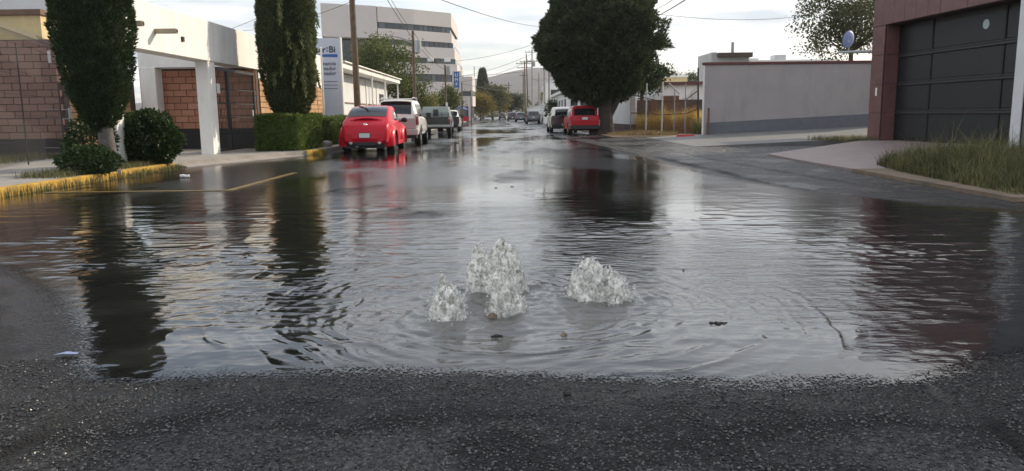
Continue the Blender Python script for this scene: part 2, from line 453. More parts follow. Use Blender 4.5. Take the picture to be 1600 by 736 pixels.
def leafy_tree(label, base, crown_c, crown_r, clumps, per, ln, mat, trm, tr_r=0.16, group=None, clump_r=0.55, shell=0.55, seed=1, name='leafy_tree', flat=1.0):
    t = thing(name, label, 'tree', base, 0, group)
    cc = np.array(crown_c, float); cr = np.array(crown_r, float)
    d = unit(RNG.normal(size=(clumps, 3))); rad = shell + (1 - shell) * RNG.random((clumps, 1)) ** 0.7
    Cn = cc + d * rad * cr * (1 + 0.18 * vn(d[:, 0] * 2, d[:, 1] * 2, d[:, 2] * 2, seed)[:, None])
    P = np.repeat(Cn, per, 0); off = RNG.normal(size=P.shape) * clump_r * 0.5; off[:, 2] *= 0.7 * flat
    P = P + off
    D = unit(off) * 0.6 + RNG.normal(size=P.shape) * 0.6 + np.array([0, 0, -0.15])
    ct = np.repeat(RNG.normal(size=clumps) * 0.17, per)
    tint = 0.45 + ct + RNG.normal(size=len(P)) * 0.18
    quads('crown', leaves_at(P, D, ln, ln * 0.32, 0.15), mat, t, tint)
    limbs = []
    fork = Vector((cc[0] * 0.35, cc[1] * 0.35, max(cc[2] - cr[2] * 0.75, cc[2] * 0.45)))
    for i in range(min(clumps, 14)):
        e = Vector(Cn[i * clumps // min(clumps, 14)]); mid = fork.lerp(e, 0.5) + Vector(RNG.normal(size=3) * 0.12 * cr[0])
        limbs.append(([fork, mid, e], [tr_r * 0.55, tr_r * 0.3, tr_r * 0.1]))
    trunk_mesh('trunk', [(0, 0, -0.05), (fork.x * .4, fork.y * .4, fork.z * .5), tuple(fork)], [tr_r * 1.25, tr_r, tr_r * 0.75], trm, t, limbs)
    return t


def blades(P, h, wd, lean=0.35, sp=None):
    n = len(P); H = h * RNG.uniform(0.45, 1.2, n) if np.isscalar(h) else h * RNG.uniform(0.7, 1.15, n)
    a = RNG.uniform(0, 2 * math.pi, n); L = RNG.random(n) * lean * H
    s = np.stack([-np.sin(a), np.cos(a), np.zeros(n)], 1) * wd * 0.5
    dr = np.stack([np.cos(a) * L, np.sin(a) * L, H], 1)
    b = P - np.array([0, 0, 0.01])
    mid = P + dr * np.array([0.35, 0.35, 0.6])
    return np.concatenate([np.stack([b - s, b + s, mid + s * 0.75, mid - s * 0.75], 1), np.stack([mid - s * 0.75, mid + s * 0.75, P + dr + s * .1, P + dr - s * .1], 1)])


def scatter_poly(poly, n):
    poly = np.array(poly, float); lo, hi = poly.min(0), poly.max(0); out_ = []
    got = 0
    while got < n:
        q = RNG.uniform(lo, hi, (n * 2, 2)); q = q[inside(poly, q[:, 0], q[:, 1])]; out_.append(q); got += len(q)
    return np.vstack(out_)[:n]


def inside(poly, X, Y):
    poly = np.asarray(poly, float); r = np.zeros(np.shape(X), bool)
    for (x0, y0), (x1, y1) in zip(poly, np.roll(poly, -1, 0)):
        c = ((y0 > Y) != (y1 > Y)) & (X < (x1 - x0) * (Y - y0) / ((y1 - y0) if y1 != y0 else 1e-9) + x0); r ^= c
    return r


def dist_lines(segs, X, Y):
    d = np.full(np.shape(X), 1e9)
    for (x0, y0), (x1, y1) in segs:
        dx, dy = x1 - x0, y1 - y0; t = np.clip(((X - x0) * dx + (Y - y0) * dy) / (dx * dx + dy * dy + 1e-12), 0, 1)
        d = np.minimum(d, np.hypot(X - x0 - t * dx, Y - y0 - t * dy))
    return d


def polysegs(p, closed=True):
    p = [tuple(q) for q in p]; return list(zip(p, p[1:] + p[:1])) if closed else list(zip(p[:-1], p[1:]))


def grid_mesh(name, xs, ys, Z, mat, keep=None, attrs=None, **kw):
    nx, ny = len(xs), len(ys)
    X, Y = np.meshgrid(xs, ys); P = np.stack([X, Y, Z], -1).reshape(-1, 3)
    I = np.arange(nx * ny).reshape(ny, nx)
    q = np.stack([I[:-1, :-1], I[:-1, 1:], I[1:, 1:], I[1:, :-1]], -1).reshape(-1, 4)
    used = None
    if keep is not None:
        kf = (keep[:-1, :-1] | keep[:-1, 1:] | keep[1:, 1:] | keep[1:, :-1]).ravel(); q = q[kf]
        used = np.unique(q); remap = np.zeros(nx * ny, np.int64); remap[used] = np.arange(len(used)); q = remap[q]; P = P[used]
    me = bpy.data.meshes.new(name)
    me.vertices.add(len(P)); me.vertices.foreach_set('co', P.astype(np.float32).ravel())
    me.loops.add(q.size); me.loops.foreach_set('vertex_index', q.ravel().astype(np.int32))
    me.polygons.add(len(q)); me.polygons.foreach_set('loop_start', (np.arange(len(q)) * 4).astype(np.int32))
    me.polygons.foreach_set('use_smooth', np.ones(len(q), bool))
    me.update(calc_edges=True)
    for k, v in (attrs or {}).items():
        a = me.attributes.new(k, 'FLOAT', 'POINT'); v = v.ravel(); v = v[used] if used is not None else v
        a.data.foreach_set('value', v.astype(np.float32))
    me.materials.append(mat)
    o = bpy.data.objects.new(name, me); COL.objects.link(o)
    return tag(o, **kw)


def grow(a, b, s0, k):
    o = [a]; s = s0
    while o[-1] < b: o.append(o[-1] + s); s *= k
    return o


# ------------------------------------------------------------------ the ground, the road, the water
STREET = -0.0208                                           # the street drifts this far in X for each metre of Y
road_m, t, b = newmat('wet_asphalt')
tcn = t.nodes.new('ShaderNodeTexCoord')
wet = t.nodes.new('ShaderNodeAttribute'); wet.attribute_name = 'wet'
dmp = t.nodes.new('ShaderNodeAttribute'); dmp.attribute_name = 'damp'
crk = t.nodes.new('ShaderNodeAttribute'); crk.attribute_name = 'crack'
n1 = node(t, 'ShaderNodeTexNoise', Scale=2.2, Detail=9.0, Roughness=0.7); t.links.new(tcn.outputs['Object'], n1.inputs['Vector'])
vo = node(t, 'ShaderNodeTexVoronoi', Scale=62.0); t.links.new(tcn.outputs['Object'], vo.inputs['Vector'])
vo2 = node(t, 'ShaderNodeTexVoronoi', Scale=140.0); t.links.new(tcn.outputs['Object'], vo2.inputs['Vector'])
dry = mixc(t, n1.outputs['Fac'], (0.050, 0.050, 0.052), (0.105, 0.104, 0.102))
spk = mathn(t, 'GREATER_THAN', node(t, 'ShaderNodeSeparateColor').outputs[0], 0.975)
sc_ = spk.node.inputs[0].links[0].from_node; t.links.new(vo.outputs['Color'], sc_.inputs[0])
dry = mixc(t, mathn(t, 'MULTIPLY', spk, 0.35), dry, (0.15, 0.145, 0.14))
wetc = mixc(t, n1.outputs['Fac'], (0.007, 0.007, 0.008), (0.014, 0.013, 0.014))
cellv = t.nodes.new('ShaderNodeMapRange'); t.links.new(sc_.outputs[1], cellv.inputs[0]); cellv.inputs[3].default_value = 0.55; cellv.inputs[4].default_value = 1.35
dry = mixc(t, 1.0, dry, cellv.outputs[0], 'MULTIPLY')
c = mixc(t, mathn(t, 'MAXIMUM', wet.outputs['Fac'], dmp.outputs['Fac']), dry, wetc)
c = mixc(t, 0.8, c, cellv.outputs[0], 'MULTIPLY')
c = mixc(t, crk.outputs['Fac'], c, (0.008, 0.008, 0.008))
t.links.new(c, b.inputs['Base Color'])
rg = t.nodes.new('ShaderNodeMapRange'); t.links.new(wet.outputs['Fac'], rg.inputs[0]); rg.inputs[3].default_value = 0.85; rg.inputs[4].default_value = 0.17
t.links.new(rg.outputs[0], b.inputs['Roughness'])
b.inputs['Specular IOR Level'].default_value = 0.36
hgt = mathn(t, 'ADD', mathn(t, 'MULTIPLY', vo.outputs['Distance'], -0.8), mathn(t, 'MULTIPLY', vo2.outputs['Distance'], -0.4))
bs = t.nodes.new('ShaderNodeMapRange'); t.links.new(wet.outputs['Fac'], bs.inputs[0]); bs.inputs[1].default_value = 0.80; bs.inputs[2].default_value = 1.0; bs.inputs[3].default_value = 0.95; bs.inputs[4].default_value = 0.22
bp = node(t, 'ShaderNodeBump', Distance=0.03); t.links.new(bs.outputs[0], bp.inputs['Strength']); t.links.new(hgt, bp.inputs['Height'])
vsub = node(t, 'ShaderNodeVectorMath', operation='SUBTRACT'); t.links.new(vo.outputs['Color'], vsub.inputs[0]); vsub.inputs[1].default_value = (.5, .5, .5)
vsc = node(t, 'ShaderNodeVectorMath', operation='SCALE'); t.links.new(vsub.outputs[0], vsc.inputs[0]); t.links.new(mathn(t, 'MULTIPLY', bs.outputs[0], 0.75), vsc.inputs['Scale'])
geo = t.nodes.new('ShaderNodeNewGeometry'); vad = node(t, 'ShaderNodeVectorMath', operation='ADD'); t.links.new(geo.outputs['Normal'], vad.inputs[0]); t.links.new(vsc.outputs[0], vad.inputs[1])
vno = node(t, 'ShaderNodeVectorMath', operation='NORMALIZE'); t.links.new(vad.outputs[0], vno.inputs[0]); t.links.new(vno.outputs[0], bp.inputs['Normal']); t.links.new(bp.outputs[0], b.inputs['Normal'])

MB().add([(-5000, -300, -0.03), (5000, -300, -0.03), (5000, 6000, -0.03), (-5000, 6000, -0.03)], [(0, 1, 2, 3)]).build('ground', m_dirt, kind='structure')

# running water: outline in metres on the road (from the photograph's own edges)
edge_px = [(1640, 540), (1600, 556), (1545, 566), (1490, 588), (1430, 603), (1330, 600), (1230, 602), (1100, 610), (980, 606), (880, 600), (760, 592), (640, 590), (520, 588), (400, 589), (285, 590), (215, 598), (165, 602), (132, 575), (118, 520), (70, 462), (0, 418)]
water_poly = [tuple(gr(x, y)[:2]) for x, y in edge_px]
water_poly = [(6.4, 8.3), (4.6, 5.0)] + water_poly + [(-9.0, 7.5), (-9.0, 11.4), (-7.72, 11.6), (-7.72, 18.2), (-6.2, 23.0), (-6.0, 60), (-7.0, 130), (-1.5, 140), (0.2, 90), (1.9, 60), (2.58, 38), (3.0, 28), (3.43, 20.5), (3.86, 13.97), (4.4, 11.2), (5.09, 9.3)]
sources = [(-0.12, 4.72, 0.17), (-0.05, 4.27, 0.10), (-0.35, 4.18, 0.11), (0.53, 4.60, 0.17)]

xs = sorted(set([round(v, 4) for v in np.arange(-4.2, 4.2001, 0.03)] + [-v for v in grow(4.2, 40, .03, 1.09)[1:]] + grow(4.2, 40, .03, 1.09)[1:]))
ys = list(np.arange(-3, 2.0, 0.25)) + list(np.arange(2.0, 6.5, 0.02)) + grow(6.5, 420, 0.02, 1.05)
xs = np.array(xs); ys = np.array(ys); X, Y = np.meshgrid(xs, ys)
def edge_noise(X, Y): return (0.09 * fbm(X * 1.6, Y * 3, 0, 3, 301) + 0.04 * fbm(X * 9, Y * 16, 0, 3, 305)) * np.clip((4.5 - Y), 0, 1)


wd_ = dist_lines(polysegs(water_poly), X, Y); wsd = np.where(inside(water_poly, X, Y), wd_, -wd_) + edge_noise(X, Y)
nz = fbm(X * 1.3, Y * 2.4, 0, 5, 11); nz2 = fbm(X * 5, Y * 9, 0, 4, 21)
w = np.clip(1.0 + np.minimum(wsd + 0.16, 0) * 1.55 + 0.42 * np.minimum(nz, 0.25) + 0.18 * nz2, 0, 1)
front = Y < 3.6
w = np.where(front & (wsd < 0.02), np.clip(0.80 + 2.2 * np.minimum(wsd + 0.10 + 0.16 * nz, 0) + 0.25 * nz2, 0, 0.93), np.where(wsd > 0.0, 1.0, w))
damp = np.clip(1.15 + 2.6 * np.minimum(wsd + 0.36 + 0.55 * nz + 0.10 * nz2, 0), 0, 1)
damp = np.maximum(damp, np.clip(2.6 * (fbm(X * 1.7, Y * 3.6, 0, 5, 77) - 0.04), 0, .9))
leftfilm = np.clip((-1.6 - X) / 0.25, 0, 1) * np.clip((Y - 3.10 + 0.12 * nz2) / 0.12, 0, 1)          # smooth film left of the seam
w = np.maximum(w, leftfilm * 0.87)
rightdamp = np.clip((X - 1.75) / 0.15, 0, 1) * (0.84 + 0.5 * nz) * np.clip((Y - 2.9) / .3, 0, 1)
w = np.maximum(w, rightdamp)
far_damp = np.clip((Y - 7) / 3, 0, 1) * (0.80 + 0.35 * nz) * np.clip((7.2 - X) / 1.2, 0, 1)
w = np.clip(np.maximum(w, far_damp), 0, 1)
seamR = [(1.80, 4.75), (1.77, 4.2), (1.80, 3.6), (1.74, 3.1), (1.76, 2.75), (1.70, 2.3), (1.72, 1.2)]
seamL = [(-1.80, 2.0), (-1.83, 2.45), (-1.74, 2.72), (-1.76, 2.95), (-1.72, 3.06)]
lineA = [tuple(gr(x, y)[:2]) for x, y in ((1040, 233), (1130, 252), (1230, 270), (1330, 286), (1430, 303), (1540, 318), (1640, 330))]
lineB = [tuple(gr(x, y)[:2]) for x, y in ((930, 224), (990, 236), (1060, 254), (1130, 269), (1200, 289), (1290, 305), (1370, 313), (1500, 322), (1640, 338))]
dR = dist_lines(polysegs(seamR, False) + polysegs(seamL, False), X + 0.02 * nz2, Y)
dA = dist_lines(polysegs(lineA, False), X + 0.10 * nz2, Y); dB = dist_lines(polysegs(lineB, False), X + 0.14 * nz2, Y)
crack = np.maximum.reduce([np.clip(1.8 - dR / 0.020, 0, 1), 0.75 * np.clip(1.3 - dA / 0.10, 0, 1), 0.85 * np.clip(1.3 - dB / 0.16, 0, 1)])
w = np.clip(w - 0.5 * np.clip(1.3 - dB / 0.16, 0, 1) - 0.4 * np.clip(1.3 - dA / 0.10, 0, 1), 0, 1)
Z = -0.018 * np.clip(1.5 - dR / 0.020, 0, 1) + 0.003 * nz2 * (Y < 8) * np.clip(-wsd / .1, 0, 1)
grid_mesh('road', xs, ys, Z, road_m, None, {'wet': w, 'crack': crack, 'damp': damp}, kind='structure')

water_m, t, b = newmat('running_water')
tcn = t.nodes.new('ShaderNodeTexCoord')
dep = t.nodes.new('ShaderNodeAttribute'); dep.attribute_name = 'depth'
cho = t.nodes.new('ShaderNodeAttribute'); cho.attribute_name = 'chop'
vo = node(t, 'ShaderNodeTexVoronoi', Scale=75.0); t.links.new(tcn.outputs['Object'], vo.inputs['Vector'])
nn = node(t, 'ShaderNodeTexNoise', Scale=3.5, Detail=7.0); t.links.new(tcn.outputs['Object'], nn.inputs['Vector'])
rgh = t.nodes.new('ShaderNodeAttribute'); rgh.attribute_name = 'rough'
t.links.new(rgh.outputs['Fac'], b.inputs['Roughness']); b.inputs['IOR'].default_value = 1.74; b.inputs['Specular IOR Level'].default_value = 0.5
slt = t.nodes.new('ShaderNodeAttribute'); slt.attribute_name = 'silt'
t.links.new(mixc(t, slt.outputs['Fac'], mixc(t, nn.outputs['Fac'], (0.008, 0.008, 0.009), (0.018, 0.017, 0.016)), (0.17, 0.166, 0.156)), b.inputs['Base Color'])
al = mathn(t, 'ADD', dep.outputs['Fac'], mathn(t, 'MULTIPLY', mathn(t, 'SUBTRACT', nn.outputs['Fac'], 0.5), 0.5))
al = mathn(t, 'SUBTRACT', al, mathn(t, 'MULTIPLY', mathn(t, 'SUBTRACT', 0.55, vo.outputs['Distance']), 0.9))
ar = t.nodes.new('ShaderNodeMapRange'); ar.interpolation_type = 'SMOOTHSTEP'; t.links.new(al, ar.inputs[0]); ar.inputs[1].default_value = 0.02; ar.inputs[2].default_value = 0.40
t.links.new(ar.outputs[0], b.inputs['Alpha'])
mpn = t.nodes.new('ShaderNodeMapping'); mpn.inputs['Scale'].default_value = (0.42, 1.0, 1); t.links.new(tcn.outputs['Object'], mpn.inputs[0])
r1 = node(t, 'ShaderNodeTexNoise', Scale=13.0, Detail=5.0, Roughness=0.6, Distortion=0.6); t.links.new(mpn.outputs[0], r1.inputs['Vector'])
r2 = node(t, 'ShaderNodeTexNoise', Scale=38.0, Detail=2.0, Distortion=0.4); t.links.new(mpn.outputs[0], r2.inputs['Vector'])
hh = mathn(t, 'ADD', r1.outputs['Fac'], mathn(t, 'MULTIPLY', r2.outputs['Fac'], 0.36))
bp = node(t, 'ShaderNodeBump', Distance=0.05); t.links.new(mathn(t, 'MULTIPLY', cho.outputs['Fac'], 0.16), bp.inputs['Strength']); t.links.new(hh, bp.inputs['Height']); t.links.new(bp.outputs[0], b.inputs['Normal'])

dx = 0.014
xs = np.array(sorted([-v for v in grow(3.6, 10.0, dx, 1.06)[1:]] + [round(v, 4) for v in np.arange(-3.6, 3.6001, dx)] + grow(3.6, 7.0, dx, 1.06)[1:]))
ys = np.array(list(np.arange(3.0, 6.2, 0.012)) + grow(6.2, 142, 0.012, 1.0075)); X, Y = np.meshgrid(xs, ys)
wd_ = dist_lines(polysegs(water_poly), X, Y); wsd = np.where(inside(water_poly, X, Y), wd_, -wd_) + edge_noise(X, Y)
near = np.clip((13 - Y) / 7, 0, 1)
prox = sum(np.exp(-((np.hypot(X - sx, Y - sy) - rr) / 0.26) ** 2) for sx, sy, rr in sources)
wob = 0.05 * vn(X * 2.2, Y * 2.2, 0, 41) + 0.02 * vn(X * 7, Y * 7, 0, 42)
h = np.zeros_like(X)
for i, (sx, sy, rr) in enumerate(sources):                 # rings that run out from each upwelling
    r = np.hypot(X - sx, (Y - sy)) + wob; q = np.maximum(r - rr, 0)
    h += 0.0042 * np.exp(-q / 0.65) * np.cos(2 * math.pi * q / (0.085 + 0.02 * i) ) * (0.6 + 0.4 * vn(X * 3, Y * 3, 0, 50 + i))
R_ = np.hypot(X - 0.05, (Y - 4.45)) + wob * 1.2            # wide thin crests near the edge of the pool
for k, r0 in enumerate((0.62, 0.76, 0.87, 1.0, 1.09, 1.21, 1.30, 1.42, 1.56, 1.75)):
    arc = np.clip(0.25 + 1.0 * vn(X * 1.1 + 3 * k, Y * 1.1, 0, 60 + k), 0, 1)
    h += 0.0055 * arc * np.exp(-((R_ - r0 - 0.05 * vn(X * .8, Y * .8, 0, 80 + k)) / 0.017) ** 2)
zone = near * (0.30 + 0.55 * np.clip(vn(X * .7, Y * .8, 0, 90) + 0.35, 0, 1) + 2.1 * np.clip(prox, 0, 1)) * np.clip(wsd / 0.5, 0.12, 1)
zone *= np.clip(.45 + (Y - 3.9) * 1.2, .45, 1.25)
for lam, sl, s in ((0.30, 0.055, 1), (0.16, 0.085, 2), (0.09, 0.095, 3), (0.055, 0.09, 4)):
    cutf = np.clip((lam - 2.5 * np.maximum(.012, .012 + .0075 * (Y - 6.2))) / .03, 0, 1)
    h += zone * cutf * sl * lam / 3.2 * (1 - 2 * np.abs(vn(X / lam * 0.55 + .4 * vn(X * 2, Y * 2, 0, 7), Y / lam, 0, 100 + s)))
for sx, sy, rr in sources: h += 0.016 * np.exp(-(np.hypot(X - sx, Y - sy) / (rr + 0.14)) ** 2)
flow = np.clip(Y / 9 - 0.5, 0, 1)                          # long low swells down the street
h += flow * 0.0012 * (np.clip(Y, 0, 30) / 10) * vn(X * 0.9, Y * 3.2 / np.maximum(1, Y / 10), 0, 131)
depth = np.clip(wsd / 0.26, 0, 1)
holes = fbm(X * 0.55, Y * 0.13, 0, 4, 141); depth = np.where(Y > 20, np.minimum(depth, np.clip(0.75 - 2.6 * (holes - 0.22), 0, 1)), depth)
midholes = fbm(X * 0.8, Y * 0.35, 0, 4, 151); depth = np.where((Y > 8.5) & (X < 2.5), np.minimum(depth, np.clip(0.9 - 2.4 * (midholes - 0.30), 0, 1)), depth)
chop = np.clip(0.55 + 0.5 * vn(X * .5, Y * .35, 0, 161) + 0.8 * np.clip(prox, 0, 1), 0.12, 2.0)
calm = np.clip((-1.2 - X) / 1.2, 0, 1) * np.clip((11 - Y) / 4, 0, 1)
chop = chop * (1 - 0.45 * np.clip((X - 1.9) / .6, 0, 1)) * (1 - 0.75 * calm) * np.where(Y < 4.0, 0.5, 1.0)
chop = 1.15 * chop / (1 + (np.maximum(Y - 4.5, 0) / 6.5) ** 1.15) + 0.03
h *= np.clip(wsd / 0.15, 0, 1)
silt = np.clip(sum(np.exp(-(np.hypot((X - sx) / 1.5, np.where(Y < sy, (Y - sy) / 1.1, (Y - sy) / .7)) / .5) ** 2) for sx, sy, rr in sources) * .45 + .12 * fbm(X * 2, Y * 3, 0, 3, 181), 0.0, .8) * np.clip((8 - Y) / 3, 0, 1)
rough = 0.028 + 0.20 * np.clip((Y - 7.5) / 6, 0, 1) * np.clip(0.55 + 1.6 * fbm(X * .6, Y * .22, 0, 4, 171) + .3 * fbm(X * 3, Y * 1.4, 0, 2, 175), 0.04, 1)
grid_mesh('water', xs, ys, 0.0025 + 0.008 * np.clip(wsd / 0.3, 0, 1) + np.maximum(h, -0.007 * np.clip(wsd / 0.3, 0, 1)), water_m, wsd > -0.02, {'depth': depth, 'chop': chop, 'rough': rough, 'silt': silt}, kind='structure')

# ------------------------------------------------------------------ upwelling water
foam_m, t, b = newmat('bubbling_water')
tcn = t.nodes.new('ShaderNodeTexCoord')
fmp = t.nodes.new('ShaderNodeMapping'); fmp.inputs['Scale'].default_value = (1, 1, .8); t.links.new(tcn.outputs['Object'], fmp.inputs[0])
fn = node(t, 'ShaderNodeTexNoise', Scale=32.0, Detail=6.0, Roughness=0.7, Distortion=0.8); t.links.new(fmp.outputs[0], fn.inputs['Vector'])
t.links.new(mixc(t, fn.outputs['Fac'], (0.80, 0.76, 0.66), (0.98, 0.97, 0.94)), b.inputs['Base Color'])
tr_ = t.nodes.new('ShaderNodeMapRange'); t.links.new(fn.outputs['Fac'], tr_.inputs[0]); tr_.inputs[1].default_value = 0.36; tr_.inputs[2].default_value = 0.56; tr_.inputs[3].default_value = 0.9; tr_.inputs[4].default_value = 0.0
t.links.new(tr_.outputs[0], b.inputs['Transmission Weight'])
b.inputs['Roughness'].default_value = 0.10; b.inputs['IOR'].default_value = 1.33
bp = node(t, 'ShaderNodeBump', Strength=0.5, Distance=0.008); t.links.new(fn.outputs['Fac'], bp.inputs['Height']); t.links.new(bp.outputs[0], b.inputs['Normal'])
drop_m, t, b = newmat('water_drops'); b.inputs['Base Color'].default_value = (0.97, 0.97, 0.95, 1); b.inputs['Transmission Weight'].default_value = 0.75; b.inputs['IOR'].default_value = 1.33; b.inputs['Roughness'].default_value = 0.03


def upwelling(label, base, lobes, drops, seed, spread=1.0):
    """lobes: (dx, dy, radius x, radius y, height)"""
    t = thing('water_upwelling', label, 'water jet', base, 0, 'water welling up through the road')
    V = []; F = []; DP = []
    for li, (lx, ly, rx, ry, hh) in enumerate(lobes):
        nA, nH = 132, 64; a = np.linspace(0, 2 * math.pi, nA, endpoint=False); u = np.linspace(0, 1, nH)
        A_, U_ = np.meshgrid(a, u)
        prof = np.clip(1 - U_ ** 3.4, 0, 1) ** 0.55 * (1 + 0.18 * (1 - U_) ** 6)
        ca, sa = np.cos(A_), np.sin(A_)
        lum = 1 + 0.16 * fbm(ca * 1.7, sa * 1.7, U_ * 2.2, 3, seed + li) + 0.13 * vn(ca * 5, sa * 5, U_ * 3.0, seed + 7) + 0.06 * vn(ca * 9, sa * 9, U_ * 6, seed + 8) + 0.03 * vn(ca * 20, sa * 20, U_ * 13, seed + 9)
        top = hh * (1 + 0.16 * vn(ca * 2.5, sa * 2.5, U_ * 2, seed + 3) + 0.07 * vn(ca * 7, sa * 7, U_ * 6, seed + 4))
        Pp = np.stack([lx + rx * prof * lum * ca, ly + ry * prof * lum * sa, U_ * top], -1).reshape(-1, 3)
        o = sum(len(q) for q in V); V.append(Pp); I = (np.arange(nA * nH).reshape(nH, nA) + o)
        F += [(I[i, j], I[i, (j + 1) % nA], I[i + 1, (j + 1) % nA], I[i + 1, j]) for i in range(nH - 1) for j in range(nA)]
        k = int(0.20 * drops * (rx * hh) / sum(q[2] * q[4] for q in lobes))
        idx = RNG.integers(0, len(Pp), k); cen = np.array([lx, ly, hh * 0.3])
        dd = unit(Pp[idx] - cen); DP.append(Pp[idx] + dd * np.abs(RNG.normal(size=(k, 1))) * 0.016 + RNG.normal(size=(k, 3)) * 0.004)
        ks = int(k * 0.35)                                  # splash that falls around the foot
        aa = RNG.uniform(0, 2 * math.pi, ks); rr = 0.9 + np.abs(RNG.normal(size=ks)) * 0.33 * spread
        DP.append(np.stack([lx + rx * rr * np.cos(aa), ly + ry * rr * np.sin(aa), np.abs(RNG.normal(size=ks)) * 0.018 + 0.012], 1))
    me = bpy.data.meshes.new('dome'); me.from_pydata(np.vstack(V).tolist(), [], [tuple(int(i) for i in f) for f in F])
    me.polygons.foreach_set('use_smooth', [True] * len(me.polygons)); me.materials.append(foam_m)
    o = bpy.data.objects.new('dome', me); COL.objects.link(o); o.parent = t
    D = np.vstack(DP); n = len(D); rad = RNG.gamma(2.0, 0.0013, n) + 0.0013
    ph = (1 + 5 ** .5) / 2
    ic = unit(np.array([(-1, ph, 0), (1, ph, 0), (-1, -ph, 0), (1, -ph, 0), (0, -1, ph), (0, 1, ph), (0, -1, -ph), (0, 1, -ph), (ph, 0, -1), (ph, 0, 1), (-ph, 0, -1), (-ph, 0, 1)], float))
    fi = np.array([(0, 11, 5), (0, 5, 1), (0, 1, 7), (0, 7, 10), (0, 10, 11), (1, 5, 9), (5, 11, 4), (11, 10, 2), (10, 7, 6), (7, 1, 8), (3, 9, 4), (3, 4, 2), (3, 2, 6), (3, 6, 8), (3, 8, 9), (4, 9, 5), (2, 4, 11), (6, 2, 10), (8, 6, 7), (9, 8, 1)])
    st = 1 + RNG.random((n, 1)) * np.array([[0.4, 0.4, 0.9]])
    PV = (D[:, None, :] + ic[None] * rad[:, None, None] * st[:, None, :]).reshape(-1, 3); PF = (fi[None] + (np.arange(n) * 12)[:, None, None]).reshape(-1, 3)
    me = bpy.data.meshes.new('droplets'); me.vertices.add(len(PV)); me.vertices.foreach_set('co', PV.astype(np.float32).ravel())
    me.loops.add(PF.size); me.loops.foreach_set('vertex_index', PF.ravel().astype(np.int32)); me.polygons.add(len(PF)); me.polygons.foreach_set('loop_start', (np.arange(len(PF)) * 3).astype(np.int32))
    me.polygons.foreach_set('use_smooth', np.ones(len(PF), bool)); me.update(calc_edges=True); me.materials.append(drop_m)
    o = bpy.data.objects.new('droplets', me); COL.objects.link(o); o.parent = t; o['kind'] = 'stuff'
    return t


upwelling('tallest jet of bubbling water, two-humped, behind the two smaller jets', (-0.10, 4.72, 0.005), [(-0.10, 0, 0.088, 0.08, 0.315), (0.045, 0.02, 0.125, 0.09, 0.335), (-0.01, -.01, .15, .09, .22)], 5200, 5)
upwelling('narrow jet of water with a tan stone wedged in its foot', (-0.055, 4.26, 0.005), [(-0.005, 0, 0.072, 0.07, 0.23), (0.045, 0.01, 0.08, 0.07, 0.14)], 3000, 15)
upwelling('low cone-shaped jet of water with a small spike, leftmost of the four', (-0.37, 4.20, 0.005), [(0.005, 0, 0.092, 0.085, 0.195), (-0.03, 0.03, 0.035, 0.04, 0.24)], 2700, 25)
upwelling('broad dome of frothing water standing apart from the other three jets', (0.53, 4.60, 0.005), [(-0.055, 0, 0.115, 0.10, 0.245), (0.065, 0.0, 0.10, 0.09, 0.185), (0.145, 0, .06, .06, .08)], 5200, 35)


def stone(name, label, cat, p, r, mat, seed, flat=0.7, group=None):
    bm = bmesh.new(); bmesh.ops.create_icosphere(bm, subdivisions=2, radius=1.0)
    for v in bm.verts:
        k = 1 + 0.35 * float(vn(v.co.x * 1.6, v.co.y * 1.6, v.co.z * 1.6, seed)); v.co = Vector((v.co.x * r * k, v.co.y * r * 0.85 * k, v.co.z * r * flat * k))
    me = bpy.data.meshes.new(name); bm.to_mesh(me); bm.free(); me.materials.append(mat)
    o = bpy.data.objects.new(name, me); COL.objects.link(o); o.location = (p[0], p[1], p[2] + r * flat * 0.55); o.rotation_euler = (0, 0, seed)
    return tag(o, label, cat, group)


stone('stone', 'tan stone lodged at the foot of the narrow water jet', 'stone', (-0.115, 4.185, 0.015), 0.030, m_stone, 3, 0.8)
stone('stone', 'brown stone in shallow water, in front of the broad dome', 'stone', tuple(gr(881, 527)), 0.022, m_stone, 5, 0.8)
stone('stone', 'small dark pebble in the water, above and right of the broad dome', 'stone', tuple(gr(1068, 425)), 0.017, m_debris, 8)
stone('stone', 'dark pebble on damp asphalt just in front of the water edge', 'stone', tuple(gr(886, 617)), 0.016, m_debris, 9)
dt = thing('debris_clump', 'dark clump of mud and twigs in the shallow water', 'debris', tuple(gr(1123, 508)))
bb = MB()
for i in range(9):
    p = RNG.normal(size=3) * np.array([0.022, 0.014, 0.0]); k = RNG.uniform(.4, 1); bb.ball((p[0], p[1], 0.010), (0.015 * k, 0.012 * k, 0.009 * k), 7, 5)
bb.build('mud', m_debris, dt, smooth=80)
bb = MB()
for i in range(4):
    a = RNG.uniform(0, 6.28); bb.tube([(-.03 + .01 * i, 0, 0.010), (0.02 * math.cos(a), 0.01 * math.sin(a), 0.014), (0.045 * math.cos(a + .3), 0.02 * math.sin(a + .3), 0.008)], 0.002, 5)
bb.build('twig', m_debris, dt)
for i, (px, py, lab) in enumerate(((776, 529, 'dark wet twig tangle in front of the narrow jet'), (800, 293, 'dark floating scrap alone in the middle of the flooded street'), (775, 295, 'dark leaf scrap floating left of a larger scrap'))):
    p = gr(px, py); k = 1.0 if i == 0 else p[1] / 14
    bb = MB(); bb.ball((0, 0, .014), (0.02 * k, 0.012 * k, 0.010 * k), 8, 5).ball((0.022 * k, .006 * k, .012), (0.013 * k, .008 * k, .006 * k), 7, 5).ball((-0.02 * k, -.004, .012), (0.012 * k, .008 * k, .006 * k), 7, 5)
    o = bb.build('floating_scrap', m_debris, None, p, smooth=80, label=lab, cat='debris')
p = gr(289, 279); bb = MB(); bb.tube([(-.09, 0, .05), (-.03, .01, .055), (.03, -.01, .045), (.09, .01, .05)], [.026, .03, .026, .03], 9)
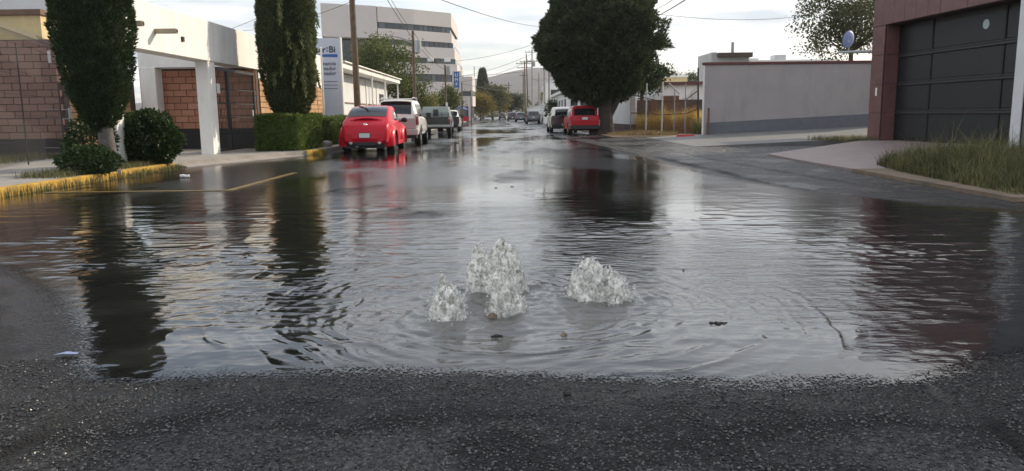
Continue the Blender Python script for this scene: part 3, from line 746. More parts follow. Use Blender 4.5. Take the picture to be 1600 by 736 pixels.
bb.build('crushed_can', m_paper, None, p, label='crushed pale drinks can on wet asphalt beside the kerb', cat='litter')
p = gr(105, 556); bb = MB(); bb.add([(-.06, -.02, .012), (-.01, .02, .017), (.05, .015, .012), (.06, -.02, .015), (0, -.03, .02)], [(0, 4, 1), (1, 4, 2), (2, 4, 3)])
bb.build('plastic_scrap', m_bluedish, None, p, label='thin blue plastic scrap on the smooth wet asphalt', cat='litter')
# scattered grit and leaf bits on the dry foreground
nG = 800; q = np.stack([RNG.uniform(-2.2, 2.4, nG), RNG.uniform(2.25, 3.25, nG)], 1); P = np.column_stack([q, np.full(nG, 0.004)])
D = RNG.normal(size=(nG, 3)); D[:, 2] = np.abs(D[:, 2]) * .25
quads('grit', leaves_at(P, D, 0.011, 0.004), l_grit, kind='stuff')

# stone chips of the worn surface dressing, standing proud of the binder near the water's edge
nC = 15000
cy_ = 2.25 + 1.35 * RNG.random(nC) ** 1.1; cx_ = RNG.uniform(-1, 1, nC) * (cy_ * .70 + .15)
cd = dist_lines(polysegs(water_poly), cx_, cy_); okc = (~inside(water_poly, cx_, cy_)) & (cd > .02) & (np.abs(np.abs(cx_) - 1.755) > .05)
cx_, cy_ = cx_[okc], cy_[okc]; nC = len(cx_)
oc = np.array([(1, 0, 0), (0, 1, 0), (-1, 0, 0), (0, -1, 0), (0, 0, 1), (0, 0, -1)], float)
of = np.array([(0, 1, 4), (1, 2, 4), (2, 3, 4), (3, 0, 4), (1, 0, 5), (2, 1, 5), (3, 2, 5), (0, 3, 5)])
cr_ = RNG.uniform(.0035, .0085, nC); an = RNG.uniform(0, 6.28, nC)
sv_ = oc[None] * (cr_[:, None, None] * RNG.uniform([.7, .5, .35], [1.3, 1.0, .75], (nC, 1, 3)))
sv_[:, 4, :2] += RNG.normal(size=(nC, 2)) * cr_[:, None] * .35
rx2 = np.cos(an)[:, None] * sv_[..., 0] - np.sin(an)[:, None] * sv_[..., 1]; ry2 = np.sin(an)[:, None] * sv_[..., 0] + np.cos(an)[:, None] * sv_[..., 1]
cv_ = np.stack([rx2 + cx_[:, None], ry2 + cy_[:, None], sv_[..., 2] + .0012], -1)
m_chip, t, b = newmat('stone_chip'); ca_ = t.nodes.new('ShaderNodeAttribute'); ca_.attribute_name = 'tint'
t.links.new(mixc(t, ca_.outputs['Fac'], (0.014, 0.014, 0.015), (0.115, 0.112, 0.108)), b.inputs['Base Color']); b.inputs['Roughness'].default_value = 0.34
quads('stone_chips', cv_[:, of].reshape(-1, 3, 3), m_chip, tint=np.repeat(RNG.random(nC) ** 2.2, 8), kind='stuff')

# ------------------------------------------------------------------ pavements, kerbs, ground patches
KZ = 0.13
MB().prism([(-60, 11.0), (-7.95, 11.0), (-7.95, 18.0), (-7.95, 18.4), (-6.6, 22.6), (-6.15, 23.4), (-6.15, 60), (-7.9, 140), (-60, 140)], -0.02, KZ).build('pavement', m_concrete, kind='structure')


def kerb_run(pts, mat, name='kerb', wdt=0.17, zt=KZ + 0.012, seg=1.0):
    """kerb of separate stones along a polyline"""
    b_ = MB()
    for (x0, y0), (x1, y1) in zip(pts[:-1], pts[1:]):
        L = math.hypot(x1 - x0, y1 - y0); n = max(1, round(L / seg)); ux, uy = (x1 - x0) / L, (y1 - y0) / L
        for i in range(n):
            a, e = L * i / n + 0.006, L * (i + 1) / n - 0.006
            pl = [(x0 + ux * a, y0 + uy * a), (x0 + ux * e, y0 + uy * e), (x0 + ux * e - uy * wdt, y0 + uy * e + ux * wdt), (x0 + ux * a - uy * wdt, y0 + uy * a + ux * wdt)]
            b_.prism(pl, -0.02, zt + RNG.uniform(-.006, .006))
    return b_.build(name, mat, kind='structure', bevel=0.012)


kerb_run([(-7.72, 9.0), (-7.72, 14.4), (-7.80, 17.2)], m_yellow, 'yellow_kerb')
kerb_run([(-7.80, 17.2), (-7.86, 18.0)], m_yellow, 'yellow_kerb')
kerb_run([(-7.3, 23.26), (-6.15, 23.26)], m_kerb)
kerb_run([(-6.15, 23.26), (-5.98, 23.6), (-5.98, 24.8)], m_yellow, 'yellow_kerb', 0.17, KZ + 0.03)
kerb_run([(-5.98, 24.8), (-6.0, 40), (-6.2, 60)], m_kerb)
# driveway apron in front of the carport, sloping to the road
MB().prism([(-8.4, 18.3), (-7.70, 18.3), (-6.2, 23.1), (-8.4, 23.1)], -0.02, lambda x, y: 0.02 if x > -7.9 else KZ + 0.008).build('driveway_apron', m_concrete, kind='structure')
MB().prism([(-5.6, 12.1), (-4.42, 12.1), (-4.42, 15.9), (-4.54, 15.9), (-4.54, 12.22), (-7.4, 12.22), (-7.4, 12.1)], 0.014, 0.020).build('yellow_line', m_yline, kind='structure')

# right side: lot, driveway, verge
MB().prism([(6.2, 26.0), (12.0, 26.2), (17.5, 26.2), (17.5, 36.6), (8.4, 36.6), (6.4, 36.6)], -0.02, lambda x, y: 0.010 + max(0, x - 7.0) * 0.042).build('paved_lot', m_lot, kind='structure')
MB().prism([(6.8, 20.4), (6.6, 17.5), (6.55, 14.6), (14.4, 14.6), (14.4, 26.2), (12.0, 26.2)], -0.02, lambda x, y: 0.045 if x < 7 else 0.16).build('driveway', m_drive, kind='structure')
MB().prism([(6.25, 9.5), (16, 9.5), (16, 14.55), (6.45, 14.55)], -0.02, 0.06).build('verge', m_dirt, kind='structure')
MB().prism([(4.9, 37.0), (9.2, 37.0), (9.9, 41), (6.6, 45), (5.6, 60), (4.6, 60)], -0.02, 0.045).build('dirt_verge', m_dirt, kind='structure')
MB().prism([(4.5, 60.2), (40, 60.2), (40, 140), (2.6, 140)], -0.02, 0.10).build('pavement', m_concrete, kind='structure')
MB().prism([(9.5, 41.6), (40, 36.8), (40, 60), (6.4, 60), (6.9, 45.4)], -0.02, 0.06).build('vacant_ground', m_dirt, kind='structure')

# hill behind the town
hx = np.linspace(-900, 1500, 90); hy = np.linspace(1500, 2600, 26); X, Y = np.meshgrid(hx, hy)
ridge_px = [(500, 150), (640, 140), (727, 121), (769, 118), (801, 109), (838, 104), (880, 106), (940, 116), (1000, 128), (1100, 136), (1300, 140), (1600, 140)]
rx_ = np.array([(p - 800) / 1200 * 2050 for p, _ in ridge_px]); rz_ = np.array([(178.5 - q + (p - 800) * -0.012) / 1200 * 2050 for p, q in ridge_px])
Zr = np.interp(X, rx_, rz_); u = np.clip((Y - 1500) / 550, 0, 1); v = np.clip((2600 - Y) / 550, 0, 1)
Z = Zr * np.minimum(u, v) ** 0.8 + 9 * fbm(X / 160, Y / 220, 0, 5, 5) * np.minimum(u, 1) * np.minimum(v, 1) - 2
grid_mesh('hill', hx, hy, Z, m_hill, kind='structure')

# ------------------------------------------------------------------ brick work
brick_me = {}


def brick_mesh(L, H, D, mat, axis):
    k = (round(L, 3), round(H, 3), round(D, 3), mat.name, axis)
    if k not in brick_me:
        b_ = MB(); 
        if axis == 'x': b_.box(-L / 2, L / 2, -D / 2, D / 2, -H / 2, H / 2)
        else: b_.box(-D / 2, D / 2, -L / 2, L / 2, -H / 2, H / 2)
        me = bpy.data.meshes.new('brick'); me.from_pydata(b_.v, [], b_.f)
        bm = bmesh.new(); bm.from_mesh(me); bmesh.ops.bevel(bm, geom=bm.edges[:], offset=0.006, segments=1, affect='EDGES'); bm.to_mesh(me); bm.free()
        me.materials.append(mat); brick_me[k] = me
    return brick_me[k]


def lay_bricks(parent, origin, axis, length, z0, z1, mat, bl=0.42, bh=0.175, j=0.018, face=0.03):
    """courses of single bricks, running bond; each brick its own object, sharing meshes"""
    rows = int((z1 - z0) / (bh + j)); n = 0
    bh = (z1 - z0) / rows - j
    for r in range(rows):
        x = -(bl + j) * (0.5 if r % 2 else 0.0)
        while x < length - 0.05:
            a, e = max(x, 0.0), min(x + bl, length); x += bl + j
            if e - a < 0.06: continue
            o = bpy.data.objects.new('brick', brick_mesh(e - a, bh, 0.05, mat, axis)); COL.objects.link(o); o.parent = parent
            c_ = (a + e) / 2; out_ = face * random.uniform(0.25, 0.55)
            zc_ = z0 + r * (bh + j) + bh / 2 + j / 2
            o.location = (origin[0] + c_, origin[1] - out_, zc_) if axis == 'x' else (origin[0] + out_, origin[1] + c_, zc_)
            n += 1
    return n


# ------------------------------------------------------------------ white house with carport
house = thing('white_house', 'white flat-roofed house with brick carport behind the clipped cypresses', 'house')
MB().box(-8.65, -8.4, 16.6, 35.0, 2.73, 3.83).build('fascia', m_white, house, bevel=0.01)
MB().box(-12.35, -8.655, 26.26, 35.0, 2.78, 3.2).box(-9.2, -8.655, 18.5, 26.0, 2.78, 3.2).build('roof', m_white, house)
for (x0, x1, y0, y1) in ((-8.78, -8.42, 21.9, 22.4), (-11.95, -11.45, 25.3, 25.8), (-8.8, -8.5, 16.75, 17.1)):
    MB().box(x0, x1, y0, y1, 0.1, 2.78 if x0 < -9 else 2.728, ).build('column', m_white, house, bevel=0.012)
pw = MB().box(-12.3, -8.455, 26.02, 26.25, 0.1, 2.775).build('carport_wall', m_mortar, house)
MB().box(-12.3, -9.21, 26.0, 26.25, 2.78, 3.8).build('wall_trim', m_white, house)
MB().box(-11.9, -9.21, 25.35, 25.75, 2.785, 3.2).build('beam', m_white, house)
lay_bricks(pw, (-12.28, 26.005, 0), 'x', 3.80, 0.80, 2.72, m_brick)
MB().box(-12.28, -8.48, 25.97, 26.015, 0.12, 0.79).build('wall_base', m_darkbase, house)
sw = MB().box(-8.7, -8.47, 26.255, 35.0, 0.1, 2.725).build('side_wall', m_mortar, house)
lay_bricks(sw, (-8.455, 26.30, 0), 'y', 2.1, 0.16, 2.42, m_brick3, 0.42, 0.165)
lay_bricks(sw, (-8.455, 30.6, 0), 'y', 4.38, 0.16, 2.42, m_brick3, 0.42, 0.165)
MB().box(-8.46, -8.43, 26.26, 35.0, 2.43, 2.72).build('wall_trim', m_white, house)
for yy, zz in ((17.05, 3.18), (18.75, 3.2)):
    s_ = MB().box(-8.398, -7.88, yy - .06, yy + .06, zz - .055, zz + .055).build('rain_spout', M('spout_stone', (0.34, 0.29, 0.22), 0.85, 0.2), house, bevel=0.008)
    MB().box(-7.878, -7.87, yy - .035, yy + .035, zz - .03, zz + .03).build('spout_mouth', m_darkbase, s_)
MB().box(-8.398, -8.36, 20.2, 20.32, 3.1, 3.22).build('wall_vent', m_darkbase, house)
# part of the house behind, in shade
MB().box(-34, -15.4, 27.5, 29, 0.1, 6.4).build('rear_wing', m_whitewall, house)
MB().box(-34, -14.9, 25.2, 27.45, 0.1, 4.45).build('beige_wing', m_beige, house)
MB().box(-34, -14.82, 25.1, 27.46, 4.455, 4.62).build('roof_edge', m_brown, house)

# gate of the carport
gate = thing('metal_gate', 'tall black metal gate closing the carport beside the white column', 'gate', (-8.5, 22.45, 0.14))
MB().box(-.03, .03, 0, 3.45, 2.38, 2.47).box(-.025, .025, 0, 3.45, 0.04, .10).box(-.025, .025, 0, 0.07, .10, 2.38).box(-.025, .025, 3.38, 3.45, .10, 2.38).build('gate_frame', m_black, gate)
MB().box(-.045, .045, 0.98, 1.10, .1, 2.379).build('centre_post', m_black, gate)
b_ = MB()
for i in range(30):
    yy = 0.12 + i * 0.112
    if not 0.94 < yy < 1.14: b_.box(-.006, .006, yy - .006, yy + .006, .10, 2.38)
b_.build('bars', m_black, gate)
for zz in (0.55, 1.0, 1.42, 1.85):
    MB().box(-.014, .014, .07, .975, zz, zz + .03).box(-.014, .014, 1.105, 3.38, zz, zz + .03).build('rail', m_black, gate)
MB().box(.03, .036, .12, .36, 1.72, 2.0).build('notice', m_paper, gate)
MB().box(.03, .05, 3.05, 3.17, 1.0, 1.26).build('lock_plate', m_grey, gate)

# brick boundary wall and wire fence in front of it
bw = thing('brick_wall', 'brown brick boundary wall behind the spiked wire fence', 'wall', (-12.5, 21.85, 0))
MB().box(-7, -0.05, 0.03, 0.28, 0.1, 3.36).build('mortar_core', m_mortar, bw)
lay_bricks(bw, (-3.36, 0.015, 0), 'x', 3.33, 0.62, 3.34, m_brick2)
MB().box(-7, -.03, -0.035, 0.02, 0.1, 0.60).build('wall_base', m_darkbase, bw)
ret = MB().box(-0.045, 0.12, 0.05, 3.9, 0.1, 2.35).build('return_wall', m_mortar, bw)
lay_bricks(ret, (0.135, 0.05, 0), 'y', 3.4, 0.16, 2.35, m_brick3)
MB().box(-.30, -.22, -.045, -.02, 2.72, 3.05).build('wall_plaque', m_paper, bw)

fence = thing('wire_fence', 'thin welded wire fence with curved spikes on top', 'fence', (-10.05, 14.4, KZ))
fx, fy = -12.3 + 10.05, 21.3 - 14.4; FL = math.hypot(fx, fy); ux, uy = fx / FL, fy / FL
b_ = MB(); nW = int(FL / 0.055)
for i in range(nW):
    s0 = i * 0.055; x, y = ux * s0, uy * s0
    b_.tube([(x, y, 0.05), (x, y, 2.72), (x + .10, y - .03, 2.86), (x, y, 3.0), (x - .03, y + .01, 3.12)], 0.0032, 3, False)
b_.build('wire_mesh', m_black, fence, kind='stuff')
b_ = MB()
for zz in (0.1, 0.55, 1.05, 1.12, 1.6, 2.05, 2.12, 2.72, 2.98):
    b_.tube([(0, 0, zz), (fx, fy, zz)], 0.004, 4)
b_.build('cross_wires', m_black, fence)
for s0 in (0.0, FL / 2, FL):
    MB().box(ux * s0 - .012, ux * s0 + .012, uy * s0 - .012, uy * s0 + .012, -.01, 2.75 if s0 < FL else 2.0).build('post', m_black, fence)
gp = thing('grey_post', 'short pale grey fence post with thin rails against the brick wall', 'post', (-12.2, 21.55, KZ))
MB().tube([(0, 0, 0), (0, 0, 1.35)], .035, 8).build('pipe', m_grey, gp)
b_ = MB()
for zz in (1.3, 1.05, .25, .1): b_.tube([(-.02, 0, zz), (-0.75, -.05, zz + .01)], .01, 5)
b_.build('rail', m_grey, gp)

# ------------------------------------------------------------------ plants on the left
column_tree('tall clipped cypress standing in front of the brick wall and carport', tuple(at(166, 262, 15.2) * [1, 1, 0] + [0, 0, KZ]),
            [(0.12, 0.80), (0.30, 1.0), (0.50, 1.45), (0.63, 2.0), (0.71, 2.7), (0.71, 3.4), (0.65, 4.1), (0.46, 4.7), (0.2, 5.05), (0.02, 5.15)], 34000, 0.075, 0.012, l_cyp,
            ([(0.08, 0, -.05), (0.07, 0, .5), (0.03, 0, 1.2), (0, 0, 3.5)], [.20, .15, .13, .05]), m_trunk, 'clipped cypress trees on the left pavement', 0.08, 3)
column_tree('taller clipped cypress rising above the trimmed box hedge', (-6.86, 24.3, KZ),
            [(0.25, 0.95), (0.48, 1.15), (0.68, 1.55), (0.80, 2.2), (0.84, 3.2), (0.83, 4.4), (0.78, 5.4), (0.68, 6.4), (0.45, 7.2), (0.04, 7.6)], 52000, 0.085, 0.013, l_cyp2,
            ([(0, 0, -.05), (0, 0, .5), (0, 0, 1.2), (0, 0, 4)], [.22, .17, .14, .05]), m_trunk, 'clipped cypress trees on the left pavement', 0.06, 13,
            [(RNG.uniform(-1.7, -0.3), RNG.uniform(1.9, 4.4), 90, RNG.uniform(.5, .9)) for i in range(26)])


def bush(label, base, cr, n, ln, mat, seed, group=None, name='bush', stems=True):
    t = thing(name, label, 'bush', base, 0, group)
    d = unit(RNG.normal(size=(n, 3))); d[:, 2] = np.where(d[:, 2] < 0, d[:, 2] * .9, d[:, 2])
    lum = 1 + 0.30 * fbm(d[:, 0] * 2.4, d[:, 1] * 2.4, d[:, 2] * 2.4, 4, seed)
    r = lum * (1 - 0.45 * RNG.random(n) ** 2)
    P = d * r[:, None] * np.array(cr) + np.array([0, 0, cr[2] * 0.9]); P[:, 2] = np.maximum(P[:, 2], 0.02)
    D = d + RNG.normal(size=(n, 3)) * 0.7
    tint = 0.4 + 0.3 * fbm(d[:, 0] * 3, d[:, 1] * 3, d[:, 2] * 3, 3, seed + 4) + RNG.normal(size=n) * 0.18
    quads('foliage', leaves_at(P, D, ln, ln * 0.3, 0.12), mat, t, tint)
    b_ = MB()
    for i in range(7):
        a = i * 0.9; b_.tube([(0.05 * math.cos(a), 0.05 * math.sin(a), -.03), (cr[0] * .4 * math.cos(a), cr[1] * .4 * math.sin(a), cr[2]), (cr[0] * .6 * math.cos(a), cr[1] * .6 * math.sin(a), cr[2] * 1.5)], [.025, .016, .006], 5)
    b_.build('stem', m_barkdk, t)
    return t


bush('big round dark-leaved bush right of the first cypress trunk', (-8.22, 17.55, KZ), (0.70, 0.6, 0.62), 9000, 0.085, l_bush, 3)
bush('low straggly bush at the foot of the first cypress', (-8.0, 14.6, KZ), (0.55, 0.35, 0.27), 2600, 0.07, l_bush, 8)
bush('small bush pressed between first cypress trunk and round bush', (-8.75, 16.1, KZ), (0.5, 0.35, 0.55), 2600, 0.08, l_bush, 12)


def hedge(label, x0, x1, y0, y1, z1, n, seed):
    t = thing('hedge', label, 'hedge', ((x0 + x1) / 2, (y0 + y1) / 2, KZ), 0, 'trimmed box hedges beside the kerb')
    hx_, hy_, hz_ = (x1 - x0) / 2, (y1 - y0) / 2, z1 / 2
    ar = np.array([hy_ * hz_, hy_ * hz_, hx_ * hz_, hx_ * hz_, hx_ * hy_]); f = RNG.choice(5, n, p=ar / ar.sum())
    u = RNG.uniform(-1, 1, (n, 3)); nr = np.zeros((n, 3))
    for k, (ax, sg) in enumerate(((0, -1), (0, 1), (1, -1), (1, 1), (2, 1))):
        s_ = f == k; u[s_, ax] = sg; nr[s_, ax] = sg
    P = u * np.array([hx_, hy_, hz_]) + np.array([0, 0, hz_])
    ps = P * 4; lum = 0.11 * fbm(ps[:, 0], ps[:, 1], ps[:, 2], 4, seed) - np.abs(RNG.normal(size=n)) * 0.05
    P = P + nr * lum[:, None]; P[:, 2] = np.maximum(P[:, 2], .03)
    D = nr + RNG.normal(size=(n, 3)) * 0.8
    tint = 0.45 + 0.25 * fbm(ps[:, 0] * .7, ps[:, 1] * .7, ps[:, 2] * .7, 3, seed + 3) + RNG.normal(size=n) * 0.2
    b_ = MB().box(-hx_ + .07, hx_ - .07, -hy_ + .07, hy_ - .07, 0, z1 - .07)
    quads('foliage', leaves_at(P, D, 0.055, 0.016, 0.1), l_hedge, t, tint, (b_.v, b_.f))


hedge('clipped square hedge nearest the carport apron', -7.75, -6.42, 23.45, 26.4, 1.10, 26000, 3)
hedge('clipped hedge running on behind the red rounded car', -7.4, -6.45, 28.3, 34.5, 1.0, 26000, 6)
stone('boulder', 'grey boulder between the two clipped hedges', 'stone', (-6.35, 26.6, KZ), 0.2, m_kerb, 4)

# grass along the left kerb and wall
q = scatter_poly([(-7.72, 9.5), (-7.52, 9.5), (-7.5, 17.6), (-7.9, 18.2), (-7.9, 17)], 1900); q[:, 0] += 0.12 * vn(q[:, 1] * 1.3, q[:, 1] * 0, 0, 3)
quads('kerb_grass', blades(np.column_stack([q, np.full(len(q), 0.0)]), 0.13, 0.010, 0.8), l_grass, kind='stuff')
q = scatter_poly([(-12.0, 17.2), (-16, 17.2), (-16, 21.5), (-12.2, 21.5)], 5200)
quads('wall_grass', blades(np.column_stack([q, np.full(len(q), KZ)]), 0.16, 0.012, 0.7), l_grass, kind='stuff')
q = scatter_poly([(-8.9, 13.6), (-7.92, 13.6), (-7.95, 18.0), (-8.7, 18.3)], 3000)
quads('tree_pit_grass', blades(np.column_stack([q, np.full(len(q), KZ)]), 0.13, 0.010, 0.8), l_grass, kind='stuff')
q = scatter_poly([(-6.0, 23.35), (-5.8, 23.3), (-5.85, 24.6), (-6.0, 24.6)], 600)
quads('yellow_weeds', blades(np.column_stack([q, np.full(len(q), 0.0)]), 0.14, 0.010, 0.8), l_yel, kind='stuff')

# ------------------------------------------------------------------ vehicles
def cut(o, cutters):
    for c_ in cutters:
        m = o.modifiers.new('arch', 'BOOLEAN'); m.object = c_; m.operation = 'DIFFERENCE'; m.solver = 'EXACT'
    dg = bpy.context.evaluated_depsgraph_get()
    me = bpy.data.meshes.new_from_object(o.evaluated_get(dg)); o.modifiers.clear(); me.name = o.name; o.data = me
    me.set_sharp_from_angle(angle=math.radians(38))
    for c_ in cutters:
        d_ = c_.data; bpy.data.objects.remove(c_); bpy.data.meshes.remove(d_)


class Shape:
    """car body lofted along y (tail at 0): each station (y, z bottom, z belt, z roof, half width body, half width roof)"""
    def __init__(s, st, n=56, sm=2):
        st = np.array(st, float); yy = np.linspace(0, 1, n); yy = st[0, 0] + (st[-1, 0] - st[0, 0]) * (0.5 - 0.5 * np.cos(np.pi * yy)) * 0.45 + (st[-1, 0] - st[0, 0]) * yy * 0.55
        cols = [np.interp(yy, st[:, 0], st[:, k]) for k in range(1, 6)]
        for _ in range(sm):
            for c_ in cols: c_[1:-1] = c_[:-2] * .25 + c_[1:-1] * .5 + c_[2:] * .25
        s.y = yy; s.zb, s.zs, s.zr, s.wb, s.wr = cols

    def at(s, y): return [float(np.interp(y, s.y, a)) for a in (s.zb, s.zs, s.zr, s.wb, s.wr)]

    def half(s, y):
        zb, zs, zr, wb, wr = s.at(y); h = max(zr - zs, 0.0); k = min(1, h / 0.15)
        bx = .94 * wb; wr2 = bx * .92 * (1 - k) + wr * k
        p = [(0, zb), (wb * .80, zb), (wb * .95, zb + .05), (wb, zb + .45 * (zs - zb)), (wb * .995, zb + .72 * (zs - zb)), (wb * .975, zb + .9 * (zs - zb)), (bx, zs)]
        g0 = (bx * .985, zs + .02 * h); g1 = (bx + (wr2 - bx) * .45, zs + .5 * h); g2 = (wr2, zs + .86 * h); g3 = (wr2 * .93, zs + .965 * h + .004); g4 = (wr2 * .72, zs + h + .012); g5 = (0, zs + h + .028)
        return p + [g0, g1, g2, g3, g4, g5]

    def body(s):
        b_ = MB(); R_ = []
        for y in s.y:
            hp = s.half(y); ring = [(x, y, z) for x, z in hp] + [(-x, y, z) for x, z in hp[-2:0:-1]]; R_.append(ring)
        m = len(R_[0]); vs = [p for r in R_ for p in r]
        fs = [(i * m + j, i * m + (j + 1) % m, (i + 1) * m + (j + 1) % m, (i + 1) * m + j) for i in range(len(R_) - 1) for j in range(m)]
        fs += [tuple(range(m)), tuple(range(len(vs) - m, len(vs)))]
        return b_.add(vs, fs)

    def side_pt(s, y, t, sg, off=0.006):
        hp = s.half(y)[7:10]; pts = [Vector((x, 0, z)) for x, z in hp]; t2 = t * 2
        i = min(int(t2), 1); p = pts[i].lerp(pts[i + 1], t2 - i); return (sg * (p.x + off), y, p.z)

    def side_patch(s, ya, yb, ta, tb, sg, yc=None, yd=None, n=8):
        """quad patch on the side glass; ya..yb at the bottom, yc..yd at the top"""
        yc = ya if yc is None else yc; yd = yb if yd is None else yd; vs = []; k = 5
        for i in range(n + 1):
            for j in range(k):
                t_ = j / (k - 1); y = (ya + (yb - ya) * i / n) * (1 - t_) + (yc + (yd - yc) * i / n) * t_
                vs.append(s.side_pt(y, ta + (tb - ta) * t_, sg))
        return MB().add(vs, [(i * k + j, (i + 1) * k + j, (i + 1) * k + j + 1, i * k + j + 1) for i in range(n) for j in range(k - 1)])

    def top_patch(s, ya, yb, fa, fb, sg, n=10, off=0.008):
        """glass on the sloping ends: along y from ya to yb, half width fraction fa..fb of the roof width"""
        vs = []; k = 9
        for i in range(n + 1):
            u = i / n; y = ya + (yb - ya) * u; f_ = fa + (fb - fa) * u; hp = s.half(y); xs_ = [q[0] for q in hp[8:]][::-1]; zs_ = [q[1] for q in hp[8:]][::-1]
            w_ = hp[10][0] * f_
            for j in range(k):
                x = -w_ + 2 * w_ * j / (k - 1); vs.append((x, y + sg * off, float(np.interp(abs(x), xs_, zs_)) + off * .7))
        return MB().add(vs, [(i * k + j, (i + 1) * k + j, (i + 1) * k + j + 1, i * k + j + 1) for i in range(n) for j in range(k - 1)])


def wheel(parent, x, y, r, wd, rim=m_rim, spokes=7):
    sg = 1 if x > 0 else -1; o_ = x
    b_ = MB().lathe([(r * .62, -wd * .5), (r * .9, -wd * .5), (r * .985, -wd * .38), (r, 0), (r * .985, wd * .38), (r * .9, wd * .5), (r * .62, wd * .5)], (0, 0, 0), 28, 'x')
    w_ = b_.build('wheel', m_tyre, parent, (x - sg * wd * .5, y, r), smooth=40)
    b_ = MB().lathe([(r * .64, -wd * .1), (r * .64, wd * .42), (r * .58, wd * .44), (r * .56, wd * .2), (r * .05, wd * .22)], (0, 0, 0), 28, 'x').lathe([(r * .17, wd * .2), (r * .17, wd * .42), (0.001, wd * .44)], (0, 0, 0), 14, 'x')
    for i in range(spokes):
        a = 2 * math.pi * i / spokes; ca, sa = math.cos(a), math.sin(a); q = .07 * r
        vs = [(xx, rr * ca - ss * sa, rr * sa + ss * ca) for xx in (wd * .24, wd * .40) for rr, ss in ((r * .12, -q), (r * .12, q), (r * .6, q * .8), (r * .6, -q * .8))]
        b_.add(vs, [(0, 1, 2, 3), (4, 7, 6, 5), (0, 4, 5, 1), (2, 6, 7, 3), (1, 5, 6, 2), (0, 3, 7, 4)])
    if sg < 0: b_.v = [(-p[0], p[1], p[2]) for p in b_.v]
    b_.build('rim', rim, w_, smooth=40)
    return w_


def plate(parent, y, z, w=.34, h=.15):
    p_ = MB().box(-w / 2 - .02, w / 2 + .02, y - .008, y + .01, z - h / 2 - .02, z + h / 2 + .02).build('plate_frame', m_plastic, parent)
    MB().box(-w / 2, w / 2, y - .014, y - .0085, z - h / 2, z + h / 2).build('licence_plate', m_plate, p_)


def car(name, label, cat, loc, rz, shp, paint, wr, axles, track, arch=True, trim=None, rim=m_rim, ww=.2, group=None):
    t_ = thing(name, label, cat, loc, rz, group)
    bo = shp.body().build('body', paint, t_, smooth=38)
    if arch:
        cs = []
        for y in axles:
            for sg in (-1, 1):
                c_ = MB().lathe([(0, -.17), (wr * 1.16, -.17), (wr * 1.16, .3), (0, .3)], (0, 0, 0), 28, 'x').build('cutter', m_black, t_, (sg * track - (0.0 if sg > 0 else 0.13), y, wr * 1.02)); cs.append(c_)
        bpy.context.view_layer.update()
        cut(bo, cs)
        MB().box(-track + .22, track - .22, shp.y[0] + .35, shp.y[-1] - .35, max(.2, shp.zb.min() - .02), shp.zb.min() + .12).build('underbody', m_plastic, t_)
    for y in axles:
        for sg in (-1, 1): wheel(t_, sg * track, y, wr, ww, rim)
    return t_


CAR_RZ = 0.0208

# red rounded two-door
S = Shape([(0.0, .34, .62, .62, .60, .50), (.05, .28, .80, .80, .68, .56), (.28, .22, .93, .95, .74, .60), (.50, .20, .99, 1.06, .76, .62), (.85, .18, 1.0, 1.25, .78, .625), (1.25, .17, .99, 1.40, .79, .625), (1.75, .17, .97, 1.475, .79, .625), (2.2, .17, .96, 1.475, .79, .625), (2.6, .17, .95, 1.36, .78, .62), (3.15, .18, .93, .99, .76, .6), (3.4, .2, .90, .91, .72, .55), (3.8, .22, .80, .80, .68, .5), (4.05, .3, .62, .62, .58, .42)], 64, 3)
bt = car('red_car', 'red rounded two-door car with rear spoiler parked beside the hedge', 'car', (-4.66, 24.7, 0), CAR_RZ, S, m_redpaint, .33, (.86, 3.36), .80, ww=.21); bt.scale = (1.06, 1.03, 1.01)
for y0, sc_y in ((.82, .66), (3.32, .64)):
    for sg in (-1, 1):                                     # rounded fenders over each wheel
        b_ = MB(); n_, k_ = 26, 10; vs = []
        for i in range(n_ + 1):
            a = math.pi * i / n_ * 1.17 - .27
            for j in range(k_ + 1):
                q = j / k_ * math.pi / 2
                rr = .375 + .20 * math.sin(q) ** 0.8; xx = .86 - .30 * (1 - math.cos(q)) ** 0.75
                if j == 0: rr = .372
                vs.append((sg * xx, y0 + math.cos(a) * rr * sc_y / .575, .335 + math.sin(a) * rr * 1.02 - .01))
        for i in range(n_ + 1):
            a = math.pi * i / n_ * 1.17 - .27; vs.append((sg * .60, y0 + math.cos(a) * .372 * sc_y / .575, .335 + math.sin(a) * .375))
        m_ = k_ + 1
        b_.add(vs, [(i * m_ + j, (i + 1) * m_ + j, (i + 1) * m_ + j + 1, i * m_ + j + 1) for i in range(n_) for j in range(k_)] + [(i * m_, (n_ + 1) * m_ + i, (n_ + 1) * m_ + i + 1, (i + 1) * m_) for i in range(n_)])
        b_.build('fender', m_redpaint, bt, smooth=60)
S.top_patch(.60, 1.52, 1.02, .92, -1).build('rear_window', m_glass, bt, smooth=60)
S.top_patch(2.5, 3.08, .92, 1.0, 1).build('windshield', m_glass, bt, smooth=60)
